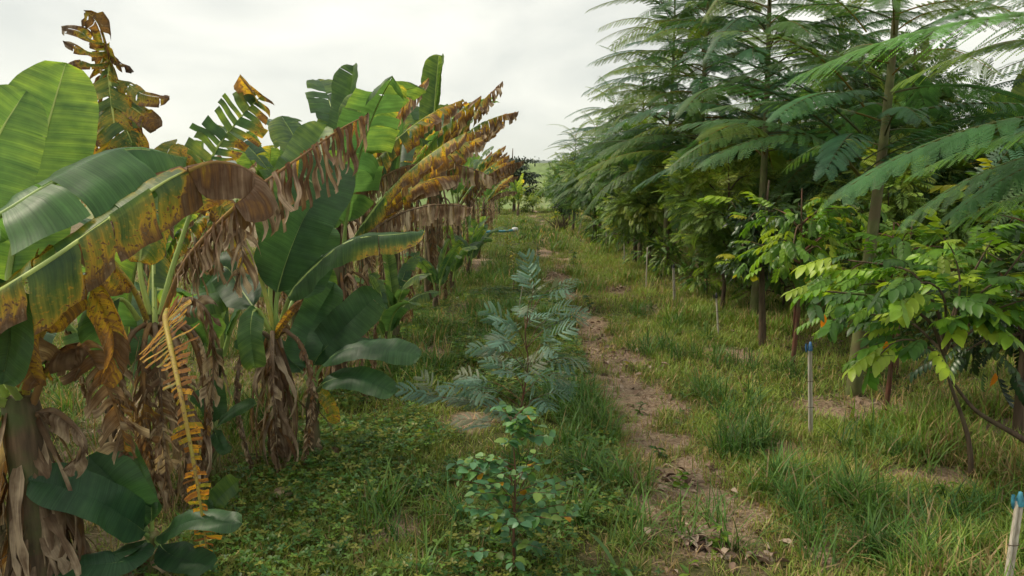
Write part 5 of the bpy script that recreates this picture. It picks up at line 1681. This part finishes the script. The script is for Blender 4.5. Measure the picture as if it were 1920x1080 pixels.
# ------------------------------------------------------------------ seedlings and small things
def seedling(label, base, h, n, tpl, size, pal, seed, name='seedling', lean=.1, mat=None):
    rr = np.random.default_rng(seed)
    base = np.array(base, float); base[2] = height(base[0], base[1])
    o = thing(name, label, 'seedling', tuple(base), 'seedlings in the grass')
    C, L = catmull([base - UP * .02, base + UP * h * .5 + rr.normal(0, .02, 3), base + UP * h + rr.normal(0, lean * h, 3) * [1, 1, 0]], 12)
    mb = MB(); tube(mb, C, .006 * (1 - .6 * np.linspace(0, 1, 12)), 5, age=0); mb.build('stem', M_REDSTEM, o, tuple(base))
    j = rr.integers(3, 12, n)
    a = rr.uniform(0, 6.28, n)
    d = np.stack([np.cos(a), np.sin(a), rr.uniform(-.1, .7, n)], 1)
    mb = MB(); stamp(mb, tpl, C[j], d, np.tile(UP, (n, 1)) + rr.normal(0, .3, (n, 3)), size * rr.uniform(.7, 1.2, n), np.array(pal)[rr.integers(0, len(pal), n)] * rr.uniform(.8, 1.2, (n, 1)))
    mb.build('leaves', mat or M_LEAF, o, tuple(base), smooth=False)
    return o


BR = [(.13, .23, .03), (.18, .28, .035), (.09, .18, .03)]
GN = [(.05, .12, .03), (.07, .15, .03), (.035, .09, .025)]
YL = [(.22, .22, .03), (.30, .26, .03), (.15, .19, .03)]
for (u, v, h, n, tpl, sz, pal, lab) in [
    (1350, 1022, .16, 16, T_OVAL, .10, BR, 'bright yellow green seedling behind the heap of dead leaves'),
    (1230, 848, .10, 14, T_OVAL, .08, GN, 'dark green seedling alone on the bare brown strip'),
    (1203, 768, .11, 14, T_OVAL, .08, GN, 'green seedling on the upper part of the bare strip'),
    (1280, 900, .09, 12, T_ROUND, .07, BR, 'small bright seedling at the edge of the bare strip'),
    (1290, 1090, .14, 8, T_OVAL, .10, BR, 'bright seedling cut off by the bottom edge'),
    (1395, 740, .12, 10, T_OVAL, .08, BR, 'light green seedling in the grass left of the blue capped stake'),
    (1180, 690, .08, 8, T_OVAL, .08, YL, 'tiny yellowish seedling among dry stalks'),
    (1103, 580, .28, 22, T_OVAL, .11, GN, 'leafy seedling at the left edge of the trodden strip'),
    (962, 560, .75, 30, T_OVALS, .11, YL, 'thin yellowish seedling in the grass behind the blue green sapling'),
    (958, 500, .7, 34, T_OVALS, .13, YL, 'thin yellow green seedling halfway along the grass'),
    (952, 470, .8, 40, T_OVALS, .15, YL, 'yellow green seedling in front of the blue pipe'),
    (1075, 500, .5, 30, T_OVALS, .14, GN, 'leafy green weed on the far part of the trodden strip'),
    (1010, 485, .45, 24, T_OVALS, .14, GN, 'greyish green weed beside the far bare patch'),
    (1770, 935, .12, 14, T_OVAL, .09, BR, 'light green seedling below the bent dark stems'),
    (700, 905, .08, 14, T_ROUND, .07, BR, 'round leaved weed in the low creepers on the left'),
    (740, 850, .08, 14, T_ROUND, .07, GN, 'small weed between the creepers and the round leaved sapling')]:
    seedling(lab, GP(u, v), h, n, tpl, sz, pal, int(u))
for (u, v, k, L, lab) in [(1160, 1085, 4, .34, 'pale broad grass blade plant near the bottom edge'), (1040, 640, 7, .45, 'maize like plant behind the blue green sapling'), (1035, 470, 8, .6, 'maize like tuft on the far grass')]:
    p0 = GP(u, v); p0[2] = height(p0[0], p0[1])
    o = thing('maize_plant', lab, 'plant', tuple(p0), 'broad bladed plants in the grass')
    for q in range(k):
        mb = MB()
        a = q * 2.4 + u
        blades(mb, np.array([p0[0]]), np.array([p0[1]]), np.array([a]), np.array([L * rr.uniform(.7, 1.1)]), np.array([.034]), np.array([rr.uniform(.2, .9)]), np.array([[.12, .22, .07]]), 7, 1.5)
        mb.build('leaf', M_LEAF, o, tuple(p0), smooth=False)

# blue pipe lying across the far grass
pA, pB = GP(906, 444), GP(962, 437.5)
o = thing('water_pipe', 'teal blue plastic pipe lying across the far grass with a white end', 'pipe', tuple(pA))
s = np.linspace(0, 1, 10)[:, None]
mb = MB(); tube(mb, pA * (1 - s) + pB * s + UP * (.16 + .03 * np.sin(s * 6)), .055, 10, age=0); mb.build('tube', M_PIPE, o, tuple(pA))
mb = MB(); tube(mb, np.array([pB - [.05, 0, -.16], pB + [.05, 0, .16], pB + [.2, 0, .17]]), [.09, .12, .10], 10, age=0); mb.build('end_cap', M_WHITE, o, tuple(pA))

# fallen pieces of dead banana leaf
for i, (u, v, L, W, age, lab) in enumerate([(625, 862, .16, .05, .78, 'curled dead leaf scrap on the creepers by the young banana plant'), (532, 935, .22, .07, .95, 'pale fallen sheath piece in the grass below the slim banana plant'),
                                  (815, 588, .45, .10, 1.0, 'whitish dead leaf scrap on the grass beside the banana row'), (680, 625, .6, .08, .9, 'long dead leaf lying under the banana row'),
                                  (1020, 530, .5, .16, .92, 'grey brown clump of dead leaf behind the blue green sapling')]):
    p0 = GP(u, v); p0[2] = height(p0[0], p0[1]) + .03
    o = thing('fallen_leaf', lab, 'dead leaf', tuple(p0), 'fallen dead leaves')
    a = i * 1.3 + .4
    d = np.array([math.cos(a), math.sin(a) * .5, .1]) * L
    banana_leaf(o, tuple(p0), [p0 - d / 2, p0 + UP * .05, p0 + d / 2], W, (0, -.3, 1), age0=age, edge=.05, tip=0, shred=.3, hang=(.2, .3), lift=20, pet=0, seed=600 + i, Nst=16, M=4, name='blade', rib=.005)
# bare stick
p0 = GP(970, 600); p0[2] = 0
mb = MB(); tube(mb, np.array([p0, PX(975, 565, p0[1]), PX(980, 535, p0[1])]), [.008, .007, .004], 6, age=0)
o = mb.build('bare_stick', M_CANE, None, tuple(p0)); o.location = tuple(p0)
tag(o, 'thin bare stick standing in the grass by the blue green sapling', 'stick')

print('objects', len(bpy.data.objects), 'verts', sum(len(m_.vertices) for m_ in bpy.data.meshes))

# ------------------------------------------------------------------ air
hx = 5200.0
hv = np.array([[x_, y_, z_] for z_ in (-28, 190) for y_ in (-220, 4900) for x_ in (-hx, hx)], float)
hm = MB(); hm.add(hv, [[0, 2, 3, 1], [4, 5, 7, 6], [0, 1, 5, 4], [2, 6, 7, 3], [0, 4, 6, 2], [1, 3, 7, 5]])
M_HAZE = bpy.data.materials.new('haze'); M_HAZE.use_nodes = True
t = M_HAZE.node_tree; t.nodes.clear()
out = t.nodes.new('ShaderNodeOutputMaterial')
pv = t.nodes.new('ShaderNodeVolumePrincipled')
pv.inputs['Color'].default_value = (0.86, 0.92, 0.95, 1)
pv.inputs['Density'].default_value = 0.00016
pv.inputs['Anisotropy'].default_value = 0.2
t.links.new(pv.outputs[0], out.inputs['Volume'])
tag(hm.build('haze', M_HAZE, smooth=False), 'thin pale haze in the air over the far hills', kind='stuff')
sc.cycles.volume_bounces = 1
